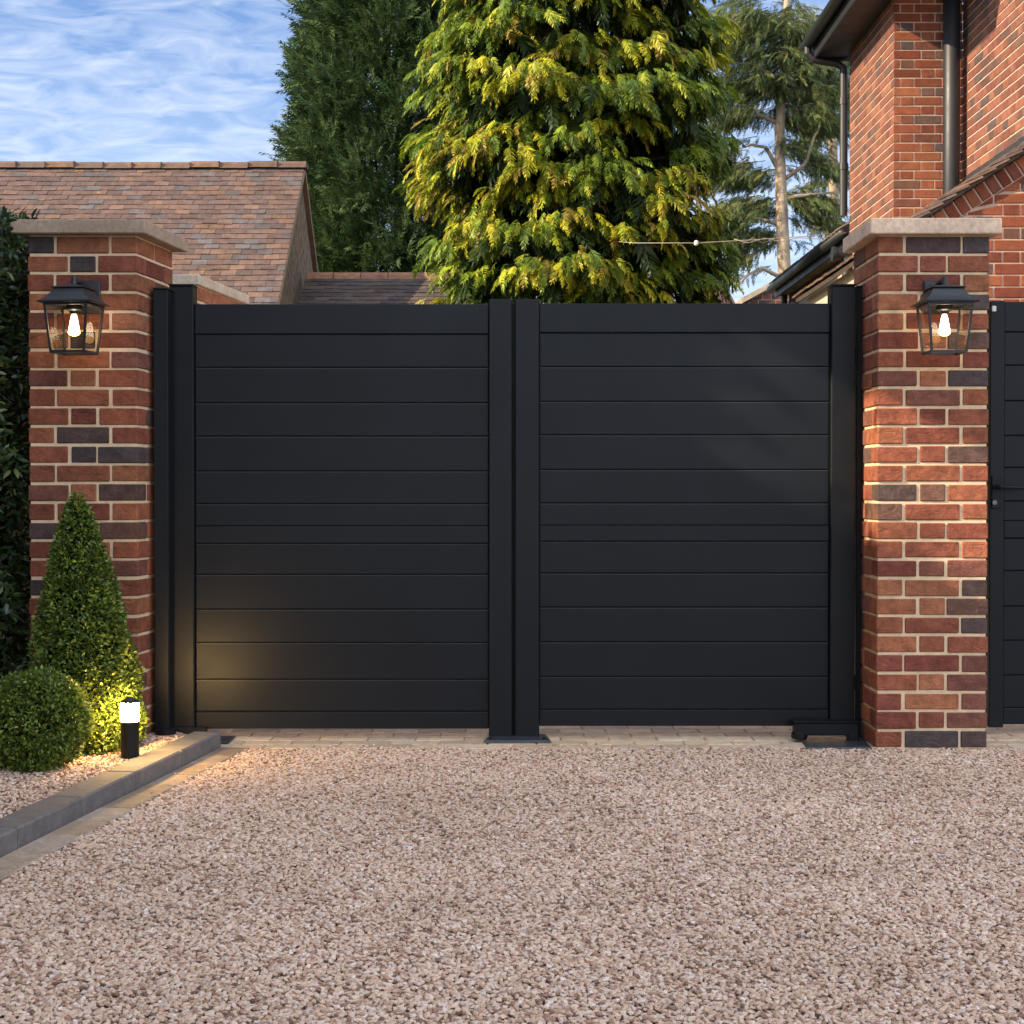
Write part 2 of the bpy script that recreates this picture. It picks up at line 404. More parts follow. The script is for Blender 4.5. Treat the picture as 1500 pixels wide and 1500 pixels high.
# gravel stones: geometry nodes instances on a point mesh
def pebble_nodes():
    t=bpy.data.node_groups.new('pebbles','GeometryNodeTree')
    t.interface.new_socket('Geometry',in_out='INPUT',socket_type='NodeSocketGeometry')
    t.interface.new_socket('Geometry',in_out='OUTPUT',socket_type='NodeSocketGeometry')
    nn=t.nodes; lk=t.links
    gi=nn.new('NodeGroupInput'); go=nn.new('NodeGroupOutput')
    ico=nn.new('GeometryNodeMeshIcoSphere'); ico.inputs['Radius'].default_value=1; ico.inputs['Subdivisions'].default_value=2
    sp=nn.new('GeometryNodeSetPosition'); no=nn.new('ShaderNodeTexNoise'); no.inputs['Scale'].default_value=.9; no.inputs['Detail'].default_value=1
    pos=nn.new('GeometryNodeInputPosition'); lk.new(pos.outputs[0],no.inputs['Vector'])
    sub=nn.new('ShaderNodeVectorMath'); sub.operation='SUBTRACT'; lk.new(no.outputs['Color'],sub.inputs[0]); sub.inputs[1].default_value=(.5,.5,.5)
    sc=nn.new('ShaderNodeVectorMath'); sc.operation='SCALE'; lk.new(sub.outputs[0],sc.inputs[0]); sc.inputs['Scale'].default_value=1.7
    lk.new(ico.outputs['Mesh'],sp.inputs['Geometry']); lk.new(sc.outputs[0],sp.inputs['Offset'])
    sm=nn.new('GeometryNodeSetMaterial'); sm.inputs['Material'].default_value=M['gravel']; lk.new(sp.outputs[0],sm.inputs['Geometry'])
    iop=nn.new('GeometryNodeInstanceOnPoints'); lk.new(gi.outputs[0],iop.inputs['Points']); lk.new(sm.outputs[0],iop.inputs['Instance'])
    rv=nn.new('FunctionNodeRandomValue'); rv.data_type='FLOAT_VECTOR'; rv.inputs[0].default_value=(-.45,-.45,0); rv.inputs[1].default_value=(.45,.45,6.28)
    lk.new(rv.outputs[0],iop.inputs['Rotation'])
    rs=nn.new('FunctionNodeRandomValue'); rs.data_type='FLOAT_VECTOR'; rs.inputs[0].default_value=(.0050,.0040,.0028); rs.inputs[1].default_value=(.0104,.0075,.0049); rs.inputs['Seed'].default_value=5
    lk.new(rs.outputs[0],iop.inputs['Scale'])
    ra=nn.new('FunctionNodeRandomValue'); ra.data_type='FLOAT'; ra.inputs['Seed'].default_value=9
    st=nn.new('GeometryNodeStoreNamedAttribute'); st.data_type='FLOAT'; st.domain='INSTANCE'; st.inputs['Name'].default_value='peb'
    lk.new(iop.outputs[0],st.inputs['Geometry'])
    fo=[s for s in ra.outputs if s.enabled][0]
    fi=[s for s in st.inputs if s.name=='Value' and s.enabled][0]
    lk.new(fo,fi); lk.new(st.outputs[0],go.inputs[0]); return t
PN=pebble_nodes()
def pebbles(name,label,inside,x0,x1,y0,y1,z,sp=.0099):
    xs=np.arange(x0,x1,sp); ys=np.arange(y0,y1,sp); g=np.stack(np.meshgrid(xs,ys),-1).reshape(-1,2)
    g=g+rng.uniform(-.55,.55,g.shape)*sp; g=g[inside(g[:,0],g[:,1])]
    v=np.concatenate([g,rng.uniform(z-.004,z+.005,(len(g),1))],1)
    me=bpy.data.meshes.new(name); me.vertices.add(len(v)); me.vertices.foreach_set('co',v.astype(np.float32).ravel()); me.update()
    me.materials.append(M['gravel'])
    o=bpy.data.objects.new(name,me); C.objects.link(o); md=o.modifiers.new('pebbles','NODES'); md.node_group=PN
    return tag(o,label,'gravel',kind='stuff')
def koff(x,y):  # signed offset to right of kerb face line
    return (x-kend.x)*kperp.x+(y-kend.y)*kperp.y
wob=lambda x: .012*np.sin(x*9)+.008*np.sin(x*23+1)
pebbles('gravel','pink and cream loose gravel covering the driveway in front of the gate',
        lambda x,y: ((koff(x,y)>.118+.008*np.sin(y*17))|((koff(x,y)>.012)&(rng.random(len(x))<.03+.25*np.clip((koff(x,y)-.08)/.04,0,1))))&((y<6.262+wob(x))|(rng.random(len(x))<.10*np.clip((6.40-y)/.12,0,1))),-1.8,2.6,2.6,6.40,-.004)
pebbles('bed_gravel','loose gravel in the planting bed around the clipped shrubs',
        lambda x,y: (koff(x,y)<-.116)&((x<-1.49)|(y<6.24)|(y>6.7)),-2.6,-1.1,3.4,6.75,.047,.0135)
# stray stones on the edging
gx=rng.uniform(-1.6,2.2,260)

# ------------------------------------------------------------------ driveway gate
GY=6.50
LL=[445,489,538,590,639,690,738,771,796,842,893,942,996,1043,1068]
RL=[444,487,537,588,637,688,737,770,793,840,890,941,992,1040,1064]
def leaf(label,hinge_px,meet_px,rows,left):
    (h0,h1),(m0,m1)=hinge_px,meet_px
    hx0,hx1=PX(h0,GY),PX(h1,GY); mx0,mx1=PX(m0,GY),PX(m1,GY)
    t=thing('gate_leaf',label,'gate',((hx0+hx1)/2,GY,0.0),'pair of driveway gate leaves')
    Z=[PZ(r,GY) for r in rows]
    s=MB(); s.cbox(hx0,hx1,GY-.018,GY+.07,PZ(1066,GY),PZ(420,GY),.004); s.build('hinge_stile',M['black'],t)
    s=MB(); s.cbox(hx0-.001,hx1+.001,GY-.019,GY+.071,PZ(420,GY)+.0005,PZ(416.5,GY),.003); s.build('stile_cap',M['black'],t)
    s=MB(); s.cbox(mx0,mx1,GY-.006,GY+.055,PZ(1079,GY),PZ(438.5,GY),.0035); s.build('meeting_stile',M['gate'],t)
    a,b=(hx1,mx0) if left else (mx1,hx0)
    a+=.0005;b-=.0005
    yb=GY+.014
    s=MB(); s.cbox(a,b,yb-.004,yb+.04,Z[1]+.001,Z[0],.003); s.build('top_rail',M['gate'],t)
    s=MB()
    for i in range(1,len(Z)-2):
        if i==7: continue
        s.cbox(a,b,yb,yb+.03,Z[i+1]+.0006,Z[i]-.0006,.0036)
        if i>1: s.box(a+.001,b-.001,yb-.0008,yb+.004,Z[i]-.0052,Z[i]-.0030,1)  # thin pale strip near the board top stands in for a highlight
    s.box(a,b,yb+.005,yb+.028,Z[13],Z[1])
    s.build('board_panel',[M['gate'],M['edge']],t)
    s=MB(); s.cbox(a,b,yb-.007,yb+.04,Z[8],Z[7],.0035); s.build('middle_rail',M['gate'],t)
    s=MB(); s.cbox(a,b,yb-.004,yb+.04,Z[14],Z[13]-.001,.003); s.build('bottom_rail',M['gate'],t)
    if not left:
        s=MB(); s.cbox(PX(748,GY),PX(757,GY),GY+.056,GY+.066,PZ(1078,GY),PZ(441,GY),.002); s.build('closing_strip',M['black'],t)
    return t
leaf('left leaf of the anthracite horizontal-board driveway gate, lamplight glowing on its lower left corner',(249.5,285),(716,750),LL,True)
leaf('right leaf of the anthracite horizontal-board driveway gate, patch of faint sunlight on its right side',(1216,1251.5),(754.5,790),RL,False)
# rubber strip in the meeting gap belongs to right leaf -> skip; narrow dark posts
def gpost(label,x0,x1,ytop,y0=6.53,dp=.09):
    t=thing('gate_post',label,'gate post',((PX(x0,y0)+PX(x1,y0))/2,y0,0),'posts carrying the gate leaves')
    s=MB(); s.cbox(PX(x0,y0),PX(x1,y0),y0,y0+dp,0,PZ(ytop,y0),.003); s.build('post',M['black'],t)
    s=MB(); s.cbox(PX(x0,y0)-.002,PX(x1,y0)+.002,y0-.003,y0+dp+.003,PZ(ytop,y0)+.0005,PZ(ytop-2.5,y0),.002); s.build('post_cap',M['black'],t)
    for yy in (520,760,1000):
        z=PZ(yy,y0); s=MB(); xm=PX(248.5 if x0<700 else 1253,y0)
        s.lathe(xm,6.53-.002,[(.008,z-.03),(.008,z+.03)],10); s.build('hinge',M['black'],t,smooth=False)
gpost('slim black gate post fixed to the left brick pillar',225,246.5,424,6.375,.10)
gpost('slim black gate post fixed to the right brick pillar',1254,1263,421)
# centre stop
t=thing('gate_stop','flat dark metal stop plate on the paving under the middle of the gate','gate stop',(PX(758,6.42),6.42,0))
s=MB()
x0,x1=PX(708,6.42),PX(808,6.42)
s.hexa([(x0,6.38,.002),(x1,6.38,.002),(x1-.02,6.56,.002),(x0+.03,6.56,.002),(x0+.004,6.384,.012),(x1-.004,6.384,.012),(x1-.024,6.556,.012),(x0+.034,6.556,.012)])
s.build('plate',M['slate'],t)
for xx in (x0+.03,x1-.03):
    s=MB(); s.lathe(xx,6.43,[(.008,.012),(.008,.016),(.005,.018)],8); s.build('bolt',M['black'],t)
# right gate opener
def opener(label,side):
    if side>0:
        Yo=6.40; t=thing('gate_opener',label,'gate opener',(PX(1212,Yo),Yo,0),'swing gate openers at the pillars')
        s=MB(); s.cbox(PX(1166,Yo),PX(1259,Yo),Yo,Yo+.07,PZ(1079,Yo)+.004,PZ(1059,Yo),.004); s.build('housing',M['black'],t)
        s=MB(); s.cbox(PX(1165,Yo)-.004,PX(1259,Yo)+.002,Yo-.004,Yo+.074,PZ(1059,Yo)+.0006,PZ(1057,Yo),.0015); s.build('lid',M['gate'],t)
        s=MB()
        s.lathe(PX(1174,Yo),Yo+.03,[(.030,.012),(.034,.018),(.034,.034),(.026,.042)],16); s.build('pivot',M['black'],t,smooth=False)
        s=MB(); s.cbox(PX(1244,Yo),PX(1259,Yo),Yo-.004,Yo+.05,.0065,PZ(1072,Yo),.003); s.build('foot',M['black'],t)
        s=MB(); a=[P(1187,1086,6.45),P(1262,1086,6.45)]
        s.hexa([(PX(1183,6.22),6.235,.001),(PX(1279,6.235),6.235,.001),(PX(1266,6.49),6.50,.001),(PX(1174,6.49),6.50,.001),
                (PX(1183,6.22)+.003,6.238,.008),(PX(1279,6.235)-.003,6.238,.008),(PX(1266,6.49)-.003,6.497,.008),(PX(1174,6.49)+.003,6.497,.008)])
        s.build('ground_plate',M['slate'],t)
    else:
        Yo=6.44; t=thing('gate_opener',label,'gate opener',(PX(262,Yo),Yo,0),'swing gate openers at the pillars')
        s=MB(); s.cbox(PX(246,Yo),PX(300,Yo),Yo,Yo+.045,.012,.055,.004); s.build('housing',M['black'],t)
        s=MB(); s.lathe(PX(240,6.34),6.36,[(.036,.03),(.042,.036),(.042,.058),(.030,.066)],16); s.build('pivot',M['black'],t)
        s=MB(); s.cbox(PX(238,6.42),PX(338,6.42),6.36,6.52,.002,.010,.002); s.build('ground_plate',M['slate'],t)
        s=MB(); s.tube([(PX(247,6.45),6.45,.06),(PX(247,6.45),6.46,.16),(PX(247,6.45),6.47,.25)],.005); s.build('cable_conduit',M['gate'],t)
    return t
opener('black gate opener box with a dark ground plate at the foot of the right pillar',1)
opener('black gate opener hardware half hidden behind the end of the kerb by the left pillar',-1)

# side gate
SY=6.62
t=thing('side_gate','black pedestrian side gate right of the right brick pillar, with lever handle','gate',(PX(1460,SY),SY,0))
rows=[442,486,535,587,638,685,734,763,788,836,888,938,989,1037,1061]; Z=[PZ(r,SY) for r in rows]
s=MB(); s.cbox(PX(1448.5,SY),PX(1470,SY),SY-.012,SY+.04,.03,PZ(441,SY),.003); s.build('stile',M['gate'],t)
s=MB(); s.cbox(PX(1760,SY),PX(1782,SY),SY-.012,SY+.04,.03,PZ(441,SY),.003); s.build('stile',M['gate'],t)
a,b=PX(1470,SY)+.0005,PX(1760,SY)-.0005
s=MB()
for i in range(1,13):
    if i==7: continue
    s.cbox(a,b,SY,SY+.03,Z[i+1]+.0006,Z[i]-.0006,.0036)
s.box(a,b,SY+.012,SY+.028,Z[13],Z[1]); s.build('board_panel',M['gate'],t)
for nm,i,pr in (('top_rail',0,.003),('middle_rail',7,.007),('bottom_rail',13,.004)):
    s=MB(); s.cbox(a,b,SY-pr,SY+.04,Z[i+1]+.0005,Z[i]-.0005,.003); s.build(nm,M['gate'],t)
s=MB(); s.cbox(PX(1450,SY)+.002,PX(1464,SY),SY-.019,SY-.0125,PZ(745,SY),PZ(696,SY),.003)
hp=s.build('handle',M['black'],t)
s=MB(); hz=PZ(713,SY); hx=PX(1455,SY)
s.tube([(hx,SY-.018,hz),(hx,SY-.050,hz),(hx+.012,SY-.058,hz),(hx+.05,SY-.060,hz-.003),(hx+.135,SY-.058,hz-.004)],[.010,.010,.009,.0085,.0075],10); s.build('lever',M['black'],hp,smooth=True)
s=MB(); s.tube([(hx,SY-.0195,PZ(736,SY)),(hx,SY-.023,PZ(736,SY))],.010,14); s.build('lock_cylinder',M['steel'],hp)
s=MB(); s.cbox(PX(1450,SY),PX(1456,SY),SY-.022,SY-.0125,PZ(457,SY),PZ(449,SY),.002); s.build('bracket',M['white'],t)

# ------------------------------------------------------------------ wall lanterns
def lantern(label,cx,wall_y,yaw,armside):
    cy=wall_y-.155; zb=P(0,513,cy).z if False else 1.560
    t=thing('wall_lantern',label,'lantern',(cx,cy,zb),'lit lanterns on the gate pillars')
    ca,sa=math.cos(yaw),math.sin(yaw)
    def xf(v):
        v=v.copy(); x=v[:,0].copy(); y=v[:,1].copy(); v[:,0]=cx+x*ca-y*sa; v[:,1]=cy+x*sa+y*ca; v[:,2]+=zb; return v
    H=.190; bt=.070; tp=.088   # half widths bottom/top
    s=MB()
    def bar(p,q,w):
        p=Vector(p);q=Vector(q); s.hexa([(p.x-w,p.y-w,p.z),(p.x+w,p.y-w,p.z),(p.x+w,p.y+w,p.z),(p.x-w,p.y+w,p.z),(q.x-w,q.y-w,q.z),(q.x+w,q.y-w,q.z),(q.x+w,q.y+w,q.z),(q.x-w,q.y+w,q.z)])
    for sx in (-1,1):
        for sy in (-1,1):
            bar((sx*(bt-.004),sy*(bt-.004),.004),(sx*(tp-.004),sy*(tp-.004),H),.0042)
    # bottom frame
    s.box(-bt,bt,-bt,-bt+.009,0,.010); s.box(-bt,bt,bt-.009,bt,0,.010)
    s.box(-bt,-bt+.009,-bt+.009,bt-.009,0,.010); s.box(bt-.009,bt,-bt+.009,bt-.009,0,.010)
    s.box(-tp,tp,-tp,-tp+.010,H-.008,H+.001); s.box(-tp,tp,tp-.010,tp,H-.008,H+.001)
    s.box(-tp,-tp+.010,-tp+.010,tp-.010,H-.008,H+.001); s.box(tp-.010,tp,-tp+.010,tp-.010,H-.008,H+.001)
    s.build('frame',M['lantern'],t,xf=xf)
    s=MB(); i0=bt-.006;i1=tp-.006
    for a,b in (((-1,-1),(1,-1)),((1,-1),(1,1)),((1,1),(-1,1)),((-1,1),(-1,-1))):
        s.poly([(a[0]*i0,a[1]*i0,.008),(b[0]*i0,b[1]*i0,.008),(b[0]*i1,b[1]*i1,H-.004),(a[0]*i1,a[1]*i1,H-.004)])
    s.build('glass',M['glass'],t,xf=xf)
    # flared roof
    s=MB(); prof=[(.088,H+.0015),(.104,H+.0015),(.106,H+.006),(.094,H+.012),(.078,H+.026),(.067,H+.042),(.060,H+.056),(.058,H+.060)]
    def rings(prof):
        b=len(s.v)
        for r,z in prof:
            for (a,c) in ((-1,-1),(1,-1),(1,1),(-1,1)): s.v.append((a*r,c*r,z))
        for j in range(len(prof)-1):
            for k in range(4):
                k2=(k+1)%4; s.f.append((b+j*4+k,b+j*4+k2,b+j*4+4+k2,b+j*4+4+k)); s.m.append(0); s.t.append((1,1,1))
        s.f.append((b+3,b+2,b+1,b)); s.m.append(0); s.t.append((1,1,1))
        e=b+(len(prof)-1)*4; s.f.append((e,e+1,e+2,e+3)); s.m.append(0); s.t.append((1,1,1))
    rings(prof); rings([(.052,H+.0605),(.064,H+.0605),(.066,H+.063),(.064,H+.066),(.030,H+.072),(.018,H+.076)])
    s.build('roof',M['lantern'],t,xf=xf)
    # arm, finial, wall plate
    s=MB(); s.tube([(0,0,H+.074),(0,0,H+.108)],[.011,.010],10)
    s.tube([(0,.0,H+.092),(0,.05,H+.098),(0,.10,H+.086),(0,.150,H+.080)],[.010,.010,.012,.014],10)
    s.build('bracket_arm',M['lantern'],t,smooth=False,xf=xf)
    s=MB(); s.cbox(cx-.045+ (0.155*sa*-1),cx+.045+(0.155*sa*-1),wall_y-.020,wall_y-.003,zb+H-.02,zb+H+.112,.004); s.build('wall_plate',M['lantern'],t)
    # lamp holder & bulb
    s=MB(); s.lathe(0,0,[(.030,H-.002),(.034,H-.008),(.034,H-.020),(.018,H-.026),(.016,H-.036)],14); s.build('lamp_holder',M['lantern'],t,xf=xf)
    s=MB(); s.lathe(0,0,[(.009,H-.040),(.012,H-.050),(.018,H-.085),(.021,H-.098)],16)
    bu=s.build('bulb',M['bulb'],t,smooth=True,xf=xf)
    s=MB(); s.lathe(0,0,[(.021,H-.0985),(.0235,H-.108),(.018,H-.116),(.006,H-.121)],16); s.build('bulb_base',M['bulbbase'],bu,smooth=True,xf=xf)
lantern('lit black glass lantern on the left brick pillar beside the laurel',-1.697,6.25,-math.radians(7.4),1)
lantern('lit black glass lantern on the right brick pillar beside the side gate',(1384-750)*6.08/F,6.25,0,-1)

# ------------------------------------------------------------------ bollard
bx,by=PX(189,5.75),5.75
t=thing('bollard_light','small lit black bollard light in the bed beside the kerb','bollard light',(bx,by,.03))
zt=PZ(1022,5.75); zd=PZ(1029,5.75); ze=PZ(1056,5.75)
s=MB(); s.lathe(bx,by,[(.036,.03),(.036,.034),(.033,.036),(.033,ze-.001)],28); s.build('post',M['black'],t,smooth=False)
s=MB(); s.lathe(bx,by,[(.0325,ze),(.0335,ze+.002),(.0335,zd-.002),(.0325,zd)],28); s.build('diffuser',M['diffuser'],t,smooth=False)
s=MB(); s.lathe(bx,by,[(.036,zd+.0005),(.036,zd+.003),(.024,zd+.010),(.010,zt+.002),(.003,zt+.003)],28); s.build('cap',M['lantern'],t,smooth=False)

# ------------------------------------------------------------------ foliage tools
def rot_to(d,roll):
    """arrays: matrices whose local +X is d, rolled"""
    d=d/np.linalg.norm(d,axis=1,keepdims=True)
    up=np.tile(np.array([0,0,1.]),(len(d),1)); up[np.abs(d[:,2])>.95]=[1,0,0]
    y=np.cross(up,d); y/=np.linalg.norm(y,axis=1,keepdims=True); z=np.cross(d,y)
    c=np.cos(roll)[:,None]; s=np.sin(roll)[:,None]
    y2=y*c+z*s; z2=-y*s+z*c
    return np.stack([d,y2,z2],axis=2)   # columns
def stamp(tv,tf,R,pos,scale):
    n=len(pos); V=np.einsum('nij,vj->nvi',R,tv)*scale[:,None,None]+pos[:,None,:]
    Fc=(tf[None,:,:]+ (np.arange(n)*len(tv))[:,None,None])
    return V.reshape(-1,3),Fc.reshape(-1,tf.shape[1])
def frond(pairs=9,lw=.055,ll=.34,droop=.45,seed=0,ang=48,tipw=.06,segs=2,sub=False):
    r=np.random.default_rng(seed); v=[];f=[]
    ax=lambda t: np.array([t*(1-.15*t*droop),0,-droop*t*t*.6])
    def blade(p,d,L,w,dr):
        d=d/np.linalg.norm(d); side=np.cross(d,[0,0,1.]); side/=np.linalg.norm(side)+1e-9
        side=side+np.array([0,0,r.uniform(-.5,.5)]); side/=np.linalg.norm(side)
        b=len(v); pts=[p, p+d*L*.45+np.array([0,0,-dr*L*.15]), p+d*L+np.array([0,0,-dr*L*.6])]
        v.extend([pts[0]-side*w*.25,pts[0]+side*w*.25,pts[1]+side*w*.5,pts[1]-side*w*.5,pts[2]+side*w*.08,pts[2]-side*w*.08])
        f.append((b,b+1,b+2,b+3)); f.append((b+3,b+2,b+4,b+5))
    for i in range(pairs):
        t=.10+.85*i/(pairs-1); L=ll*(1-.55*abs(t-.35)/.65)*r.uniform(.75,1.15)
        for sg in (-1,1):
            a=math.radians(ang+r.uniform(-12,12))*sg; e=r.uniform(-.15,.12)
            blade(ax(t),np.array([math.cos(a),math.sin(a),e-droop*t*.5]),L,lw*r.uniform(.8,1.25),.5)
    blade(ax(.85),np.array([1,0,-droop]),.3,tipw,.6); blade(ax(0),np.array([1,0,-.05]),.5,lw*.5,.2); blade(ax(.42),np.array([1,0,-.4*droop]),.5,lw*.5,.3)
    return np.array(v),np.array(f)
def foliage(name,material,parent,groups,origin=None):
    Vs=[];Fs=[];Ts=[];off=0
    for (V,Fa,T) in groups:
        Vs.append(V);Fs.append(Fa+off);Ts.append(T);off+=len(V)
    return mkmesh(name,np.concatenate(Vs),np.concatenate(Fs),material,parent,tint=np.concatenate(Ts),origin=origin)
def tints(n,per,pal,w=None,var=.15):
    pal=np.array(pal); c=pal[rng.choice(len(pal),n,p=w)]*rng.uniform(1-var,1+var,(n,1)); return np.repeat(c,per,axis=0)

# ---- golden conifer
def golden():
    Yc=16.2; sc=F/Yc; cx=PX(833,Yc); base=(cx,Yc,0)
    t=thing('golden_conifer','tall golden-green conifer with drooping sprays behind the middle of the gate','conifer tree',base)
    def radius(z):
        # z in m; visible z 2.9..6.1
        return 1.50 - .06*max(0,(z-5.0)) - .10*max(0,3.4-z) if z<6.2 else max(.05,1.34-(z-6.2)*.40)
    ztop=9.6; groups=[]; trunk=MB()
    trunk.tube([(cx,Yc,0),(cx+.05,Yc,2),(cx-.03,Yc+.02,5),(cx,Yc,8.8)],[.22,.18,.12,.02],12)
    trunk.build('trunk',M['bark'],t,smooth=True)
    tmpl=[frond(8,.10,.38,.8,k,46) for k in range(6)]
    clumps=[]
    z=.9
    while z<ztop:
        R=radius(z); k=int(2*math.pi*R/.62)+2; a0=rnd.random()*6.28
        for i in range(k):
            a=a0+2*math.pi*i/k+rnd.uniform(-.2,.2)
            clumps.append((a,z+rnd.uniform(-.17,.17),R*rnd.uniform(.76,1.13),rnd.uniform(.85,1.4)))
        z+=.30 
    br=MB(); pos=[];dr=[];scl=[];tn=[]
    PALG=np.array([(.46,.45,.028),(.34,.38,.028),(.21,.29,.025),(.52,.47,.05),(.11,.18,.022),(.38,.29,.06)])
    for (a,z,R,q) in clumps:
        d=np.array([math.cos(a),math.sin(a),0]); tip=np.array([cx,Yc,z])+d*R; root=np.array([cx,Yc,z-.25])
        mid=root+d*R*.55+np.array([0,0,.22]); br.tube([root,mid,tip-np.array([0,0,.02])],[.022,.015,.005],5)
        # visible outer fan of sprays
        warm=rnd.random(); n=int(44*q)
        side=np.array([-d[1],d[0],0])
        for k in range(n):
            sp=rnd.uniform(-.33,.33); u=rnd.uniform(-.30,.06)
            p=tip+side*sp*1.0+d*(u-.45*abs(sp))+np.array([0,0,rnd.uniform(-.03,.10)-abs(sp)*.35])
            dd=d*rnd.uniform(.5,1.0)+side*(sp*2.0+rnd.uniform(-.3,.3))+np.array([0,0,rnd.uniform(-.75,.05)])
            pos.append(p);dr.append(dd);scl.append(rnd.uniform(.11,.24)*q**.3)
            c=PALG[rnd.choice([0,0,1,1,2,3,4,5] if warm>.30+.45*max(0,d[0]) else [1,2,2,4,4,4])]*rnd.uniform(.8,1.15)  # right-facing clumps draw darker greens, the tree's shaded side put into the colour
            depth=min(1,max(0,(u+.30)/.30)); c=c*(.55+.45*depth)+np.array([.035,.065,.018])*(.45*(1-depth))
            tn.append(c)
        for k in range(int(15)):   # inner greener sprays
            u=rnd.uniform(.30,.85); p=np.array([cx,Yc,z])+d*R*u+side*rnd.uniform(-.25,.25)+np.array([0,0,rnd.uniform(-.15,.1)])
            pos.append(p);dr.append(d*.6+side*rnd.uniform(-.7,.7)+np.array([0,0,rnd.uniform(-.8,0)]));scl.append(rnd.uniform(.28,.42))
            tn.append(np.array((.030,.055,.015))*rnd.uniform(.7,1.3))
    pos=np.array(pos);dr=np.array(dr);scl=np.array(scl);tn=np.array(tn)
    # keep finer sprays only where the photo can see (front 3/4), fewer at the back and high up
    keep=(pos[:,1]<Yc+.5)|(rng.random(len(pos))<.35); keep&=(pos[:,2]<7.2)|(rng.random(len(pos))<.5); keep&=(pos[:,2]>2.2)|(rng.random(len(pos))<.4)
    pos,dr,scl,tn=pos[keep],dr[keep],scl[keep],tn[keep]
    R=rot_to(dr,rng.uniform(-.6,.6,len(pos))); wh=rng.integers(0,6,len(pos))
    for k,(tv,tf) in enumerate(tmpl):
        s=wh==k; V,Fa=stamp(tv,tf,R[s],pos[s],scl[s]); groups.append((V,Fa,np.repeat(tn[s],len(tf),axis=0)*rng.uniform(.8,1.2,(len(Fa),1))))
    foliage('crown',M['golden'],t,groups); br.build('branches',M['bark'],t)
    core=MB(); prof=[(max(.05,radius(z)*.52),z) for z in np.arange(.8,9.0,.4)]; core.lathe(cx,Yc,prof,14)
    return t
golden()

# ---- dark conifer (columnar leyland)
def darkcon():
    Yc=23.0; cx=PX(592,Yc); t=thing('dark_conifer','dense dark green columnar conifer behind the tiled roofs','conifer tree',(cx,Yc,0))
    tr=MB(); tr.tube([(cx,Yc,0),(cx,Yc,5),(cx,Yc,11)],[.2,.15,.03],10); tr.build('trunk',M['bark'],t,smooth=True)
    def rad(z): return 1.54 if z<6.0 else max(.05,1.54-.12*(z-6.0)**1.6)
    n=52000; z=rng.uniform(1.5,11.5,n); a=rng.uniform(0,2*math.pi,n)
    R=np.array([max(.05,rad(q)) for q in z])
    lump=1+.07*np.sin(a*5+z*2.1)+.07*np.sin(a*9-z*3.7)+.06*np.sin(z*6+a*3)+.04*np.sin(z*13-a*7)
    q=rng.random(n); rr=R*lump*(1-.55*q**1.6)
    d=np.stack([np.cos(a),np.sin(a),np.zeros(n)],1); pos=np.stack([cx+d[:,0]*rr,Yc+d[:,1]*rr,z],1)
    keep=(pos[:,1]<Yc+.4)|(rng.random(n)<.3); pos,d,q,z=pos[keep],d[keep],q[keep],z[keep]; m=len(pos)
    dr=d*rng.uniform(.4,1,(m,1))+rng.normal(0,.35,(m,3)); dr[:,2]+=rng.uniform(.1,.9,m)
    R_=rot_to(dr,rng.uniform(-1.5,1.5,m)); sc=rng.uniform(.22,.40,m)
    base=np.array([(.034,.062,.022),(.044,.078,.026),(.022,.044,.019),(.060,.092,.030)])
    tn=base[rng.integers(0,4,m)]*1.5; g=[]; wh=rng.integers(0,4,m)
    for k in range(4):
        tv,tf=frond(7,.055,.34,-.1,20+k,36,.05); s=wh==k; V,Fa=stamp(tv,tf,R_[s],pos[s],sc[s]); g.append((V,Fa,np.repeat(tn[s],len(tf),axis=0)*rng.uniform(.75,1.25,(len(Fa),1))))
    foliage('crown',M['conifer'],t,g)
darkcon()

